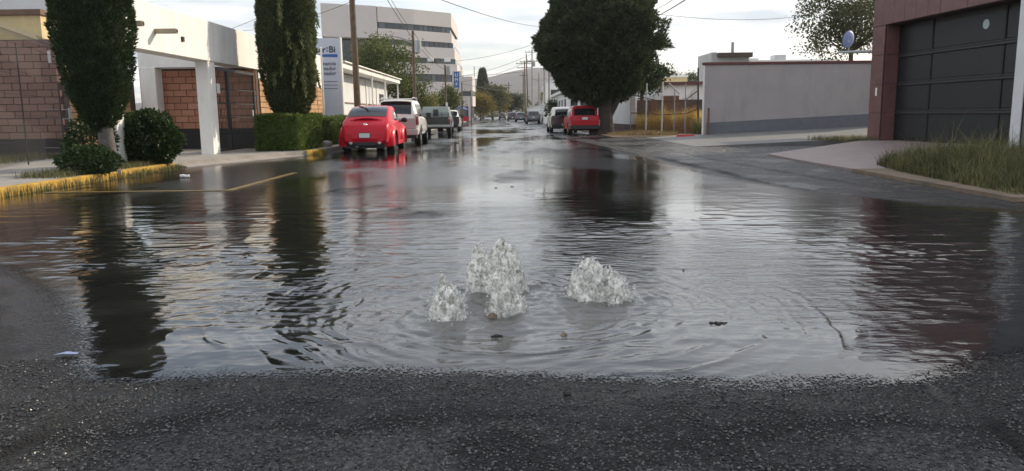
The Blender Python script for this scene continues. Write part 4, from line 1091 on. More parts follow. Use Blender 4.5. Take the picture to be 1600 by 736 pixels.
for sg in (-1, 1):
    S.side_patch(1.75, 2.95, .04, .80, sg, 1.78, 2.42).build('side_window', m_glass, bt, smooth=60)
    S.side_patch(1.05, 1.68, .06, .72, sg, 1.38, 1.71).build('side_window', m_glass, bt, smooth=60)
    MB().box(sg * .80 - .035, sg * .80 + .035, 1.25, 2.95, .2, .33, (.012, .02)).build('running_board', m_redpaint, bt, bevel=.015)
    mr_ = MB().ball((sg * .90, 2.72, 1.0), (.11, .06, .085), 12, 8).tube([(sg * .72, 2.75, .95), (sg * .86, 2.73, .97)], .025, 6).build('mirror', m_plastic, bt, smooth=60)
    tl = MB().ball((0, 0, 0), (.135, .045, .125), 18, 10).build('tail_light', m_lamp, bt, (sg * .60, .19, .735), smooth=60); tl.rotation_euler = (-.5, 0, sg * .45)
    MB().ball((sg * .43, .028, .31), (.055, .03, .055), 14, 8).build('fog_lamp', m_lampw, bt, smooth=60)
# bumper with black lower strip, spoiler, badge, plate
pts_u = []
b_ = MB(); n_ = 22; vs = []
for i in range(n_ + 1):
    a = -1 + 2 * i / n_; x = a * .80; yb = .045 + .34 * abs(a) ** 3.2
    for (dy, z) in ((.03, .58), (-.055, .56), (-.085, .48), (-.08, .38), (-.03, .335), (.06, .33)): vs.append((x, yb + dy, z))
b_.add(vs, [(i * 6 + j, (i + 1) * 6 + j, (i + 1) * 6 + j + 1, i * 6 + j + 1) for i in range(n_) for j in range(5)])
bmp = b_.build('bumper', m_redpaint, bt, smooth=50)
b_ = MB(); vs = []
for i in range(n_ + 1):
    a = -1 + 2 * i / n_; x = a * .66; yb = .05 + .22 * abs(a) ** 3
    for (dy, z) in ((-.035, .338), (-.055, .30), (-.045, .22), (.06, .19)): vs.append((x, yb + dy, z))
b_.add(vs, [(i * 4 + j, (i + 1) * 4 + j, (i + 1) * 4 + j + 1, i * 4 + j + 1) for i in range(n_) for j in range(3)]).build('lower_bumper', m_plastic, bt, smooth=50)
b_ = MB(); vs = []; n_ = 24
for i in range(n_ + 1):
    a = -1 + 2 * i / n_; x = a * .56; z = 1.085 - .115 * a * a; y = .44 + .04 * abs(a)
    for (dy, dz) in ((0, 0), (-.10, .012), (-.105, -.014), (0, -.03)): vs.append((x, y + dy, z + dz))
b_.add(vs, [(i * 4 + j, (i + 1) * 4 + j, (i + 1) * 4 + (j + 1) % 4, i * 4 + (j + 1) % 4) for i in range(n_) for j in range(4)] + [(0, 1, 2, 3), (n_ * 4, n_ * 4 + 3, n_ * 4 + 2, n_ * 4 + 1)])
sp_ = b_.build('spoiler', m_redpaint, bt, smooth=40)
for sg in (-1, 1): MB().box(sg * .46 - .02, sg * .46 + .02, .36, .46, .93, 1.03).build('spoiler_foot', m_redpaint, sp_)
bd = MB().lathe([(.001, -.012), (.045, -.012), (.055, 0), (.055, .01)], (0, 0, 0), 18, 'y').build('badge', m_chrome, bt, (0, .145, .885), smooth=40); bd.rotation_euler = (-.62, 0, 0)
b_ = MB()
for (xa, za, xb, zb_) in ((-.025, .022, 0, -.022), (0, -.022, .025, .022), (-.012, .022, .012, .022)): b_.tube([(xa, -.014, za), (xb, -.014, zb_)], .005, 4)
b_.build('emblem', m_signtxt, bd)
plate(bt, -.045, .54, .32, .14)
MB().tube([(0, 2.05, 1.48), (0, 1.86, 1.66)], .007, 5).build('aerial', m_plastic, bt)
MB().box(-.58, .58, .12, 3.8, .13, .28).build('floor_pan', m_plastic, bt)
MB().tube([(-.25, .05, .22), (-.25, .5, .22)], .05, 10).build('exhaust', m_grey, bt, smooth=60)

# white SUV
S = Shape([(0.0, .46, .98, .98, .76, .60), (.04, .42, 1.06, 1.12, .84, .63), (.16, .40, 1.08, 1.50, .86, .64), (.32, .40, 1.08, 1.72, .87, .65), (.7, .39, 1.08, 1.755, .88, .66), (2.2, .38, 1.06, 1.755, .88, .67), (2.75, .38, 1.05, 1.70, .88, .66), (3.4, .38, 1.04, 1.08, .87, .6), (3.7, .4, 1.0, 1.01, .86, .58), (4.3, .42, .92, .92, .83, .56), (4.55, .5, .8, .8, .76, .5)])
sv = car('white_suv', 'white four-wheel drive with roof rails parked ahead of the red rounded car', 'car', (-4.36, 29.5, 0), CAR_RZ, S, m_whitepaint, .37, (.85, 3.62), .87, ww=.24)
S.top_patch(.065, .30, 1.0, .95, -1, 10, .012).build('rear_window', m_glass, sv, smooth=60)
S.top_patch(2.8, 3.36, .95, 1.02, 1).build('windshield', m_glass, sv, smooth=60)
for sg in (-1, 1):
    for ya, yb, yc, yd in ((.34, 1.05, .46, 1.02), (1.15, 2.05, 1.15, 2.03), (2.12, 3.2, 2.12, 2.78)):
        S.side_patch(ya, yb, .06, .86, sg, yc, yd).build('side_window', m_glass, sv, smooth=60)
    tl = MB().box(sg * .80 - .065, sg * .80 + .065, -.025, .17, .80, 1.22, (.015, .01)).build('tail_light', m_lamp, sv, bevel=.01)
    MB().box(sg * .80 - .05, sg * .80 + .05, -.032, .0, 1.12, 1.2).build('reverse_lamp', m_lampw, tl)
    rl = MB().tube([(sg * .58, .55, 1.80), (sg * .6, .75, 1.845), (sg * .6, 2.2, 1.845), (sg * .59, 2.45, 1.79)], .022, 8).build('roof_rail', m_chrome, sv, smooth=60)
    MB().box(sg * 1.0 - .10, sg * 1.0 + .10, 2.95, 3.06, 1.08, 1.27).build('mirror', m_plastic, sv, bevel=.02)
    MB().box(sg * .885 - .012, sg * .885 + .012, 1.25, 3.2, .55, .66).build('door_moulding', m_silver, sv, bevel=.005)
MB().box(-.76, .76, -.035, .06, .66, 1.06).build('tailgate', m_silver, sv, bevel=.015)
MB().box(-.84, .84, -.10, .12, .42, .64, (.02, .01)).build('bumper', m_silver, sv, bevel=.02)
MB().box(-.78, .78, -.06, .3, .30, .418).build('lower_bumper', m_plastic, sv)
MB().box(-.05, .05, -.05, -.035, .90, .95).build('badge', m_chrome, sv)
plate(sv, -.105, .53, .3, .13)
MB().box(-.62, .62, .05, .34, 1.765, 1.80, (.04, .03)).build('roof_spoiler', m_whitepaint, sv, bevel=.01)
for sg in (-1, 1): pass

# black pickup with grey-green camper shell
S = Shape([(0, .42, .98, .98, .80, .6), (.05, .40, 1.0, 1.0, .86, .62), (1.6, .38, 1.0, 1.0, .88, .64), (1.9, .38, 1.02, 1.3, .88, .66), (2.05, .38, 1.03, 1.62, .88, .67), (3.0, .38, 1.03, 1.62, .88, .67), (3.6, .38, 1.0, 1.04, .87, .6), (4.5, .42, .95, .95, .84, .55), (4.75, .5, .8, .8, .76, .5)])
pk = car('pickup_truck', 'black pickup with a grey-green camper shell behind the white four-wheel drive', 'pickup', (-4.42, 45.8, 0), CAR_RZ, S, m_darkcar, .37, (1.0, 3.8), .86, ww=.24)
sh = MB().box(-.85, .85, .03, 1.95, 1.03, 1.66, (.11, .14)).build('camper_shell', m_sage, pk, bevel=.03)
MB().box(-.14, .14, .02, .12, 1.12, 1.50).build('shell_window', m_glass, sh)
b_ = MB()
for zz in (1.10, 1.19, 1.28): b_.box(-.80, .80, -.015, .0, zz, zz + .022)
for x in (-.80, -.35, .35, .78): b_.box(x, x + .03, -.014, .001, 1.02, 1.30)
b_.build('ladder_rail', m_plastic, pk)
MB().box(-.84, .84, -.14, .04, .46, .60).build('bumper', m_chrome, pk, bevel=.01)
for sg in (-1, 1):
    MB().box(sg * .8 - .05, sg * .8 + .05, -.02, .1, .72, .98).build('tail_light', m_lamp, pk)
    MB().box(sg * 1.02 - .12, sg * 1.02 + .12, 2.9, 3.0, 1.12, 1.38).build('mirror', m_plastic, pk, bevel=.02)
    S.side_patch(2.15, 3.4, .06, .84, sg, 2.15, 3.0).build('side_window', m_glass, pk, smooth=60)
S.top_patch(3.05, 3.56, .95, 1.0, 1).build('windshield', m_glass, pk, smooth=60)
MB().tube([(.6, 1.2, 1.70), (.6, 1.2, 1.92)], .05, 8).build('roof_lamp', m_paper, pk)

HATCH = [(0.0, .40, .80, .80, .66, .5), (.05, .34, .95, .97, .76, .56), (.25, .30, 1.0, 1.22, .80, .58), (.5, .28, 1.0, 1.42, .81, .59), (.9, .27, .99, 1.50, .82, .60), (2.0, .27, .97, 1.51, .82, .60), (2.4, .27, .96, 1.44, .82, .59), (3.1, .28, .94, .98, .81, .54), (3.8, .32, .82, .82, .76, .5), (4.0, .4, .66, .66, .66, .45)]


def simple_car(label, loc, rz, paint, st, wr=.31, axles=(.7, 3.2), lampz=.85, rear_paint=None, arch=True, group=None, gl=(.10, .55), name='parked_car', lower=True, wsh=(2.45, 3.05), sides=None, plate_z=.62):
    S_ = Shape(st, 44)
    c_ = car(name, label, 'car', loc, rz, S_, paint, wr, axles, st[4][4] - .01, arch, ww=.2, group=group)
    S_.top_patch(gl[0], gl[1], 1.0, .93, -1, 8, .012).build('rear_window', m_glass, c_, smooth=60)
    S_.top_patch(wsh[0], wsh[1], .93, 1.0, 1).build('windshield', m_glass, c_, smooth=60)
    wb_ = st[3][4]
    for sg in (-1, 1):
        for ya, yb, yc, yd in sides or ((.62, 1.55, .85, 1.52), (1.62, 2.85, 1.62, 2.35)):
            S_.side_patch(ya, yb, .06, .84, sg, yc, yd).build('side_window', m_glass, c_, smooth=60)
        MB().box(sg * (wb_ - .09) - .07, sg * (wb_ - .09) + .07, -.005, .22, lampz - .16, lampz + .16, (.02, .02)).build('tail_light', m_lamp, c_, bevel=.015)
        MB().box(sg * (wb_ + .1) - .09, sg * (wb_ + .1) + .09, wsh[0] + .1, wsh[0] + .2, .98, 1.14).build('mirror', m_plastic, c_, bevel=.02)
    MB().box(-wb_ + .06, wb_ - .06, -.06, .18, .32, .54, (.04, .02)).build('bumper', m_plastic if lower else paint, c_, bevel=.03)
    if rear_paint: MB().box(-wb_ + .03, wb_ - .03, -.03, .07, .50, 1.05, (.03, .02)).build('tailgate', rear_paint, c_, bevel=.02)
    plate(c_, -.045 if rear_paint else -.01, plate_z, .3, .13)
    return c_


simple_car('white hatchback with a dark tailgate, ahead of the black pickup', (-4.45, 55.5, 0), CAR_RZ, m_whitepaint, HATCH, rear_paint=m_darkcar, plate_z=.42)
WAGON = [(0.0, .40, .92, .92, .74, .56), (.04, .34, 1.0, 1.02, .82, .60), (.14, .30, 1.02, 1.22, .85, .61), (.30, .28, 1.02, 1.46, .86, .62), (.6, .27, 1.01, 1.56, .86, .63), (2.0, .27, .99, 1.58, .86, .63), (2.5, .27, .98, 1.50, .86, .62), (3.2, .28, .96, 1.0, .85, .56), (4.0, .32, .86, .86, .80, .52), (4.3, .4, .68, .68, .68, .45)]
rw = simple_car('crimson wagon with dark lower bumper parked beside the huge round tree', (3.98, 41.6, 0), CAR_RZ, m_redpaint2, WAGON, .32, (.75, 3.45), .66, None, True, None, (.05, .29), 'red_wagon', True, (2.6, 3.15), ((.5, 1.4, .62, 1.4), (1.48, 2.2, 1.48, 2.2), (2.28, 3.0, 2.28, 2.5)), .90)
for sg in (-1, 1): MB().box(sg * .70 - .025, sg * .70 + .025, .10, .34, 1.02, 1.44, (.0, .0)).build('pillar_trim', m_lampw, rw).rotation_euler = (-.0, 0, 0)
simple_car('white car with a black rear parked just ahead of the crimson wagon', (3.30, 47.6, 0), CAR_RZ, m_whitepaint, WAGON, .33, (.75, 3.45), .8, m_darkcar, True, None, (.05, .29), 'parked_car', True, (2.6, 3.15), ((.5, 1.4, .62, 1.4), (1.48, 2.2, 1.48, 2.2), (2.28, 3.0, 2.28, 2.5)), .5)
simple_car('dark grey car parked far up the street before the concrete pole', (2.72, 92, 0), CAR_RZ, m_greycar, WAGON, .34, (.75, 3.45), .95, None, False, None, (.05, .29), 'parked_car', True, (2.6, 3.15), None, .8)
simple_car('grey car half hidden beyond the other dark grey one', (1.55, 118, 0), CAR_RZ, m_greycar, HATCH, .33, (.75, 3.2), .9, None, False, None, (.10, .55), 'parked_car')
simple_car('dark car farthest away, driving in the middle of the street', (-1.9, 178, 0), CAR_RZ, m_darkcar, HATCH, .33, (.75, 3.2), .9, None, False, None, (.10, .55), 'moving_car')
simple_car('pale silver car crossing at the far end on the left', (-7.2, 168, 0), 1.45, m_silver, HATCH, .33, (.75, 3.2), .9, None, False, None, (.10, .55), 'moving_car')
simple_car('dark maroon car nosing out behind the parked grey cars', (0.35, 135, 0), CAR_RZ, m_darkcar, WAGON, .33, (.75, 3.2), .9, None, False, None, (.05, .29), 'parked_car', True, (2.6, 3.15))

# ------------------------------------------------------------------ left street side: low building, sign, office block
lb = thing('low_building', 'long low pale building with white overhanging roof edge', 'building', (-8.7, 37.2, 0.1))
MB().box(-7, 0, 0, 18.0, 0, 3.25).build('wall', m_whitewall, lb)
MB().box(-7.2, .85, -.3, 18.6, 3.30, 3.58).build('roof', m_white, lb, bevel=.03)
MB().box(-7.2, .98, -.36, 18.66, 3.585, 3.64).build('roof_edge', m_white, lb)
MB().box(.004, .03, .1, 17.9, 1.72, 1.80).build('dado_rail', m_brown, lb)
for y in (2.6, 6.2, 9.8, 13.4, 17.0): MB().box(.004, .05, y, y + .12, 0, 3.25).build('pilaster', m_white, lb)
for y in (8.0, 12.6, 18.2): MB().tube([(.72, y, -.1), (.72, y, 3.3)], .05, 8).build('post', m_white, lb)
MB().box(.004, .04, 14.6, 16.2, .2, 2.5).build('door', m_darkbase, lb)

sg_ = thing('clinic_sign', 'tall pale blue sign panel with black and blue lettering', 'sign', (-8.80, 36.3, 0))
MB().box(-1.35, 0.95, 0, .22, .1, 4.72).build('panel', m_sign, sg_, bevel=.01)
MB().box(.955, 1.03, -.02, .24, .1, 4.76).build('frame', m_pole_lt, sg_)


def text(s, size, x, y, z, mat, parent, align='LEFT', name='lettering', ext=.004, rx=math.pi / 2, rz=0):
    c_ = bpy.data.curves.new(name, 'FONT'); c_.body = s; c_.size = size; c_.extrude = ext; c_.align_x = align; c_.materials.append(mat)
    c_.offset = size * 0.018
    o = bpy.data.objects.new(name, c_); COL.objects.link(o); o.parent = parent; o.location = (x, y, z); o.rotation_euler = (rx, 0, rz)
    bpy.context.view_layer.update(); dg = bpy.context.evaluated_depsgraph_get(); me = bpy.data.meshes.new_from_object(o.evaluated_get(dg))
    m_ = bpy.data.objects.new(name, me); COL.objects.link(m_); m_.parent = parent; m_.location = (x, y, z); m_.rotation_euler = (rx, 0, rz); bpy.data.objects.remove(o); m_.name = name
    if not me.materials: me.materials.append(mat)
    return m_


text('Inter', .38, .31, -.008, 4.08, m_signtxt, sg_, 'RIGHT')
text('Bi', .40, .46, -.008, 4.08, m_signtxt, sg_)
MB().box(.345, .385, -.012, -.002, 4.12, 4.18).box(.345, .385, -.012, -.002, 4.25, 4.31).build('blue_dots', m_signblue, sg_)
MB().box(.395, .435, -.012, -.002, 4.12, 4.18).box(.395, .435, -.012, -.002, 4.25, 4.31).build('grey_dots', m_signgrey, sg_)
b_ = MB(); vs = []; n_ = 16
for i in range(n_ + 1):
    x = -1.3 + 2.15 * i / n_; c_ = 3.90 + .04 * math.cos((i / n_ - .7) * 3.0); th = .03 + .04 * i / n_
    vs += [(x, -.012, c_ - th), (x, -.012, c_ + th)]
b_.add(vs, [(i * 2, (i + 1) * 2, (i + 1) * 2 + 1, i * 2 + 1) for i in range(n_)]).build('blue_swoosh', m_signblue, sg_)
for k, s in enumerate(('nancia', 'nador', 'nador')): text(s, .24, .76, -.008, 3.50 - k * .22, m_signgrey, sg_, 'RIGHT')
for k, wv in enumerate((.75, .9, .7)): MB().box(.8 - wv, .8, -.01, -.002, 2.75 - k * .16, 2.775 - k * .16).build('fine_print', m_signgrey, sg_)
th_ = thing('thin_pole', 'thin white pole in front of the pale blue sign', 'pole', (-8.2, 34.2, KZ)); MB().tube([(0, 0, 0), (0, 0, 3.95)], .04, 8).build('pipe', m_pole_lt, th_); MB().ball((0, 0, 3.97), .05, 8, 6).build('cap', m_pole_lt, th_)

# office block
ob = thing('office_building', 'tall white office block with dark ribbon windows', 'building', (0, 0, 0))
K = 1.45
TOP = CAM_H + 13.05 * K


def face_pt(i): return ((-31.9, 134.2), (-23.05, 138.5), (-17.25, 143.1), (-10.95, 148.9), (-11.25, 172.0))[i]


def zpx(px, py, Y): return at(px, py, Y)[2]


zb = [(zpx(655, 38.0, 143.1), zpx(655, 47.5, 143.1)), (zpx(655, 63, 143.1), zpx(655, 72, 143.1)), (zpx(655, 89.5, 143.1), zpx(655, 98, 143.1)), (zpx(655, 115, 143.1), zpx(655, 127, 143.1))]
lv = [TOP]
for a, e in zb: lv += [a, e]
lv.append(0)


def outline(off): 
    p = [face_pt(i) for i in range(1, 4)] + [face_pt(4), (-34, 176)]
    return p


def facade_seg(i, j, za, zb_, inset, mat, nm, parent):
    (x0, y0), (x1, y1) = face_pt(i), face_pt(j); L = math.hypot(x1 - x0, y1 - y0); nx_, ny_ = (y1 - y0) / L, -(x1 - x0) / L
    q = [(x0 - nx_ * inset, y0 - ny_ * inset), (x1 - nx_ * inset, y1 - ny_ * inset)]
    return q


EXT = {0: 0.0, 1: 0.0, 2: 0.55, 3: 1.2}
for li in range(0, len(lv) - 1):
    za, ze = lv[li], lv[li + 1]; solid = li % 2 == 0; k = (li + 1) // 2
    ex = (0, 0, .5, .9, 1.0)[min(k, 4)]
    P_ = [(-23.05, 138.5), (-17.25, 143.1), (-10.95 + ex, 148.9), (-11.25 + ex * 1.2, 172.0), (-34, 176)]
    if not solid: P_ = [(P_[0][0], P_[0][1] + .35), (P_[1][0] - .1, P_[1][1] + .35), (P_[2][0] - .35, P_[2][1] + .30), (P_[3][0] - .35, P_[3][1]), P_[4]]
    o = MB().prism(P_, ze, za).build('storey_wall' if solid else 'window', m_office if solid else m_glass2, ob)
    if not solid:
        for (x0, y0), (x1, y1), cnt in ((P_[0], P_[1], 5), (P_[1], P_[2], 8), (P_[2], P_[3], 6)):
            L = math.hypot(x1 - x0, y1 - y0); ux_, uy_ = (x1 - x0) / L, (y1 - y0) / L; nx_, ny_ = uy_, -ux_
            for c_ in range(cnt):
                a, e = L * c_ / cnt + .10, L * (c_ + 1) / cnt - .10
                q = [(x0 + ux_ * s_ + nx_ * d_, y0 + uy_ * s_ + ny_ * d_) for s_, d_ in ((a, .06), (e, .06), (e, .005), (a, .005))]
                MB().prism(q, ze + .08, za - .08).build('pane', m_glass2 if random.random() < .55 else m_glass3, o)
# blank slab on the left end, recessed glazing under it
MB().prism([(-31.9, 134.2), (-23.2, 138.4), (-23.2, 146), (-34, 146)], zpx(540, 58, 136), TOP + .05).build('end_slab', m_office, ob)
rg_ = MB().prism([(-31.0, 137.5), (-23.2, 141.5), (-23.2, 146), (-33, 146)], 2, zpx(540, 58, 136) - .002).build('recessed_window', m_glass2, ob)
MB().prism([(-31.8, 135.2), (-29.4, 136.4), (-29.4, 138.5), (-31.8, 137.4)], 0, zpx(540, 58, 136) - .003).build('corner_pier', m_office, ob)
for x in (-27.5, -25.4): MB().box(x, x + .15, 138.3 + (x + 31) * .5 - 1.2, 138.5 + (x + 31) * .5 - 1.2, 2, zpx(540, 58, 136) - .003).build('mullion', m_grey, rg_)
for (px, py) in ((674, 94), (700, 95)):
    c_ = at(px, py, 147); MB().box(c_[0] - .55, c_[0] + .55, c_[1] - 1.9, c_[1] - 1.3, c_[2] - .35, c_[2] + .45).build('air_conditioner', m_paper, ob)
wz = [zpx(725, 119, 150), zpx(725, 142, 150), zpx(725, 150, 150), zpx(725, 166, 150)]
wing = [(-20.0, 146.5), (-12.0, 150.2), (-7.35, 152.0), (-7.0, 156.5), (-20, 158)]
wg = MB().prism(wing, wz[1], wz[0]).prism(wing, wz[3], wz[2]).build('wing_wall', m_office, ob)
w2 = [(-19.8, 147.0), (-12.0, 150.7), (-7.7, 152.4), (-7.3, 156), (-19.8, 157.5)]
gw = MB().prism(w2, wz[2] + .003, wz[1] - .003).build('window', m_glass2, ob)
MB().prism(w2, 0, wz[3] - .003).build('ground_floor_window', m_glass3, ob)
for x, y in ((-7.9, 152.0), (-10.4, 151.1), (-13.5, 149.7)): MB().box(x - .3, x + .3, y - .4, y + .2, 0, wz[3] - .004).build('pier', m_office, ob)
for px in (720.5, 741):
    c_ = at(px, 119, 153); MB().tube([(c_[0], 153.5, wz[0]), (c_[0], 153.5, wz[0] + 2.0)], .08, 5).build('roof_mast', m_grey, ob)
bn = thing('hanging_banner', 'blue vertical banner with pale letters hung on the office wing', 'banner', tuple(at(713, 112, 146.8)))
h_ = 28 / 1200 * 146.8
MB().box(-.8, .8, 0, .15, -h_ - .4, .1).build('banner_frame', m_office, bn)
MB().box(-.5, .5, -.02, -.003, -h_ + .5, 0).build('cloth', m_signblue, bn)
for k, s in enumerate(('U', 'M', 'F')): text(s, .85, 0, -.03, -.9 - k * .85, m_plate, bn, 'CENTER')

# ------------------------------------------------------------------ right side: garage building
gb_ang = math.radians(4.0)
gb = thing('garage_building', 'tall maroon stone-clad building with a wide garage opening', 'building', (12.15, 25.5, 0.0), gb_ang)
# local frame: x into the building, y towards the far end; facade plane x = 0
GH = 6.9
MB().box(.06, 8, -18, -6.36, 0, 8.4).build('unseen_shade_wing', m_band, gb)  # unseen wing, added and made tall to keep the sun off the foreground
MB().box(0.03, 8, -6.35, -6.0, 0, GH).box(.03, 8, .035, .78, 0, GH).box(.03, 8, -5.995, .03, 3.86, GH).build('wall', m_joint, gb)
MB().box(.9, 8, -5.99, .0, .16, 3.85).build('garage_interior', m_joint, gb)
cnt = 0
def clad(y0, y1, z0, z1):
    n_ = max(1, round((y1 - y0) / .62)); r_ = max(1, round((z1 - z0) / .92))
    for r in range(r_):
        for i in range(n_):
            a, e = y0 + (y1 - y0) * i / n_, y0 + (y1 - y0) * (i + 1) / n_; za, ze = z0 + (z1 - z0) * r / r_, z0 + (z1 - z0) * (r + 1) / r_
            MB().box(random.uniform(-.004, .004), .028, a + .006, e - .006, za + .006, ze - .006).build('cladding_panel', m_clad, gb, bevel=.004)
clad(.035, .78, .12, 3.86); clad(-6.35, .78, 3.87, 6.75)
for i in range(4): MB().box(.06, .48, .034 - .03, .0345, .16 + i * .925 + .006, .16 + (i + 1) * .925 - .006).build('reveal_panel', m_clad, gb)
for i in range(3): MB().box(.04, .7, .782, .80, .12 + i * 1.9, .12 + (i + 1) * 1.9 - .02).build('end_panel', m_clad, gb)
MB().box(.0, .028, -6.35, -6.01, .12, 3.86).build('end_pillar', m_whitewall, gb)
MB().box(.06, .5, -6.0, .0, 3.845, 3.858).build('soffit', m_joint, gb)
gd = MB().box(.52, .58, -5.98, .0, .17, 3.84).build('garage_door', m_door, gb)
zr_ = [.20, 1.10, 2.00, 2.90, 3.82]
for r in range(4):
    for (ya, yb) in ((-1.72, -.05), (-4.85, -1.80), (-5.95, -4.93)):
        MB().box(.495, .518, ya, yb, zr_[r] + .07, zr_[r + 1] - .09).build('door_panel', m_door, gd, bevel=.006)
for z in zr_[1:-1]:
    MB().box(.455, .517, -5.97, -.03, z - .075, z - .004).box(.475, .518, -5.97, -.03, z + .004, z + .055).build('door_rail', m_door2, gd, bevel=.006)
for y in (-1.79, -4.92): MB().box(.47, .519, y, y + .06, .2, 3.82).build('door_post', m_darkbase, gd)
MB().lathe([(.001, -.002), (.13, -.002), (.13, .003)], (.493, -4.1, 3.42), 22, 'x').build('round_sticker', M('pale_sticker', (.42, .50, .48), .5, .1, bump=0), gd)
MB().box(-.012, -.003, .30, .40, 1.62, 1.88).build('doorbell', m_paper, gb)
aw = thing('sheet_awning', 'pale corrugated awning sticking out from the maroon building', 'awning', (12.5, 26.45, 3.05))
b_ = MB(); vs = []
for i in range(41):
    u = i / 40; x = 4.0 * u; z = .10 + .018 * math.sin(i * math.pi / 2)
    vs += [(x, 0, z), (x + 1.1 * (1 - u), 6.2, z + .42)]
b_.add(vs, [(i * 2, i * 2 + 2, i * 2 + 3, i * 2 + 1) for i in range(40)]).build('sheet', m_awn, aw)
MB().tube([(.03, 0, .06), (1.1, 6.15, .48)], .035, 6).build('rim', m_grey, aw)
for x in (.8, 1.9, 3.0): MB().tube([(x, 0.02, .04), (x + .6, 6.1, .46)], .03, 6).build('strut', m_grey, aw)
dp = at(1328, 62, 32.5)
ds = thing('round_dish', 'blue oval dish on a mast above the awning, before the airy tree', 'dish', (dp[0], dp[1], 3.5))
b_ = MB().lathe([(.001, 0), (.2, .015), (.36, .06), (.44, .12), (.45, .13), (.37, .075), (.2, .03), (.001, .015)], (0, 0, 0), 26, 'y')
o = b_.build('reflector', m_bluedish, ds, (0, -.05, dp[2] - 3.5), smooth=50); o.rotation_euler = (.15, 0, .52); o.scale = (.8, .8, .78)
MB().tube([(0, .08, 0), (0, .08, dp[2] - 3.5)], .035, 8).build('mast', m_grey, ds)
MB().tube([(0, -.05, dp[2] - 3.65), (-.25, -.35, dp[2] - 3.55)], .012, 6).build('feed_arm', m_grey, ds)

# pale wall across the lot
rw_ = thing('lot_wall', 'long plain pale wall with dark red coping and slate base', 'wall', (9.0, 36.2, 0))
MB().box(0, 9.5, 0, .25, .0, 3.30).build('wall_body', m_pink, rw_)
MB().box(-.06, 9.6, -.06, .31, 3.304, 3.42).build('coping', m_red_trim, rw_, bevel=.01)
b_ = MB(); b_.add([(.12, -.012, .05), (9.5, -.012, .42), (9.5, -.012, 1.06), (.12, -.012, .66), (.12, .002, .05), (9.5, .002, .42), (9.5, .002, 1.06), (.12, .002, .66)], [(0, 1, 2, 3), (4, 7, 6, 5), (0, 4, 5, 1), (1, 5, 6, 2), (2, 6, 7, 3), (3, 7, 4, 0)]).build('painted_base', m_band, rw_)
MB().box(-.02, .0, -.01, .26, 0, 3.30).build('end_face', m_white, rw_)
MB().tube([(.18, -.16, .0), (.18, -.16, 1.35)], .045, 8).build('bollard_pipe', m_rust, thing('rusty_stake', 'short rusty stake in front of the pale wall end', 'stake', (9.0, 36.2, 0)))
p = gr(1308, 196.5, .36); ys_ = thing('wheel_stop', 'low yellow wheel stop at the foot of the pale wall', 'wheel stop', (p[0], 34.2, .29))
MB().box(-.8, .8, -.08, .08, .03, .14, (.03, .03)).build('bar', m_yellow, ys_); MB().box(-.7, -.6, -.06, .06, -.06, .03).box(.6, .7, -.06, .06, -.06, .03).build('foot', m_black, ys_)
p = gr(1071, 214.5, .03); rs_ = thing('red_kerb_block', 'low bright red painted block beside the vacant lot', 'kerb block', (p[0], p[1], .03), .04)
MB().box(-.42, .42, -.11, .11, 0, .11, (.04, .04)).build('block', m_redkerb, rs_, bevel=.015); MB().box(-.45, .45, -.14, .14, -.02, .0).build('bed', m_lot, rs_)

# buildings above the wall
rb = thing('rooftop_house', 'grey flat-roofed house with a chimney pipe behind the pale wall', 'house', (0, 0, 0))
a0, a1 = at(1112, 82, 69), at(1172, 80, 69)
MB().box(a0[0], a1[0] - .1, 69, 74, 0, a0[2] - .2).build('wall', m_greywall, rb)
MB().prism([(a0[0] + .5, 68.5), (a1[0] + .1, 68.5), (a1[0] + .1, 74.2), (a0[0] + .5, 74.2)], a0[2] - .45, a0[2] - .06).build('roof', m_wall_dk, rb)
MB().box(a0[0], a0[0] + .49, 68.98, 74, a0[2] - .198, a0[2]).build('parapet', m_greywall, rb)
c_ = at(1145, 66, 70); MB().tube([(c_[0], 70, a0[2] - .2), (c_[0], 70, c_[2])], .13, 8).build('chimney_pipe', m_grey, rb)
b0, b1 = at(1172, 92, 70.5), at(1262, 92, 70.5)
pp_ = thing('parapet_house', 'long low white parapet house right of the chimney pipe house', 'house', (0, 0, 0))
MB().box(b0[0], b1[0] + 3, 70.7, 75, 0, b0[2] - .1).build('wall', m_white, pp_)
c_ = at(1222, 88, 70.5); MB().box(c_[0] - .5, c_[0] + .5, 70.9, 72.2, b0[2] - .1, b0[2] + .35).build('water_tank', m_whitewall, pp_)
MB().box(b0[0], b0[0] + .9, 70.9, 74, b0[2] - .1, b0[2] + .08).build('parapet', m_white, pp_)

leafy_tree('airy grey-green tree rising behind the pale wall', (25.3, 58, 0), (-.4, 0, 8.0), (4.2, 3.6, 3.4), 210, 60, .20, l_airy, m_barkdk, .2, None, .72, .25, 21, 'airy_tree')

# vacant lot: leaning wire fence, dry grass, walls behind
vf = thing('lot_fence', 'sagging rusty wire fence with leaning poles around the vacant lot', 'fence', (0, 0, 0))
posts = [((985, 207), 43.8, 138, m_grey), ((1009, 207), 43.2, 130, m_pole_lt), ((1034, 207), 42.4, 128, m_pole_lt), ((1053, 207), 41.8, 141, m_grey), ((1070, 207), 41.2, 131, m_grey), ((1091, 206), 40.2, 106, m_black)]
pp = []
for (bx, by), Y_, ty, mt in posts:
    q0, q1 = at(bx, by, Y_), at(bx + (1.5 if bx != 1091 else 0), ty, Y_); q0[2] = 0.04; pp.append((q0, q1))
    MB().tube([tuple(q0), tuple(q1)], .045 if bx in (1009, 1034, 1091) else .03, 8).build('post', mt, vf)
def lerp3(p_, t_): return tuple(p_[0] + (p_[1] - p_[0]) * t_)
for hs_ in ((.86, .70, .62, .74, .68, .66), (.45, .40, .36, .45, .40, .38)):
    MB().tube([lerp3(p_, t_) for p_, t_ in zip(pp, hs_)], .025, 6).build('rail', m_rust, vf)
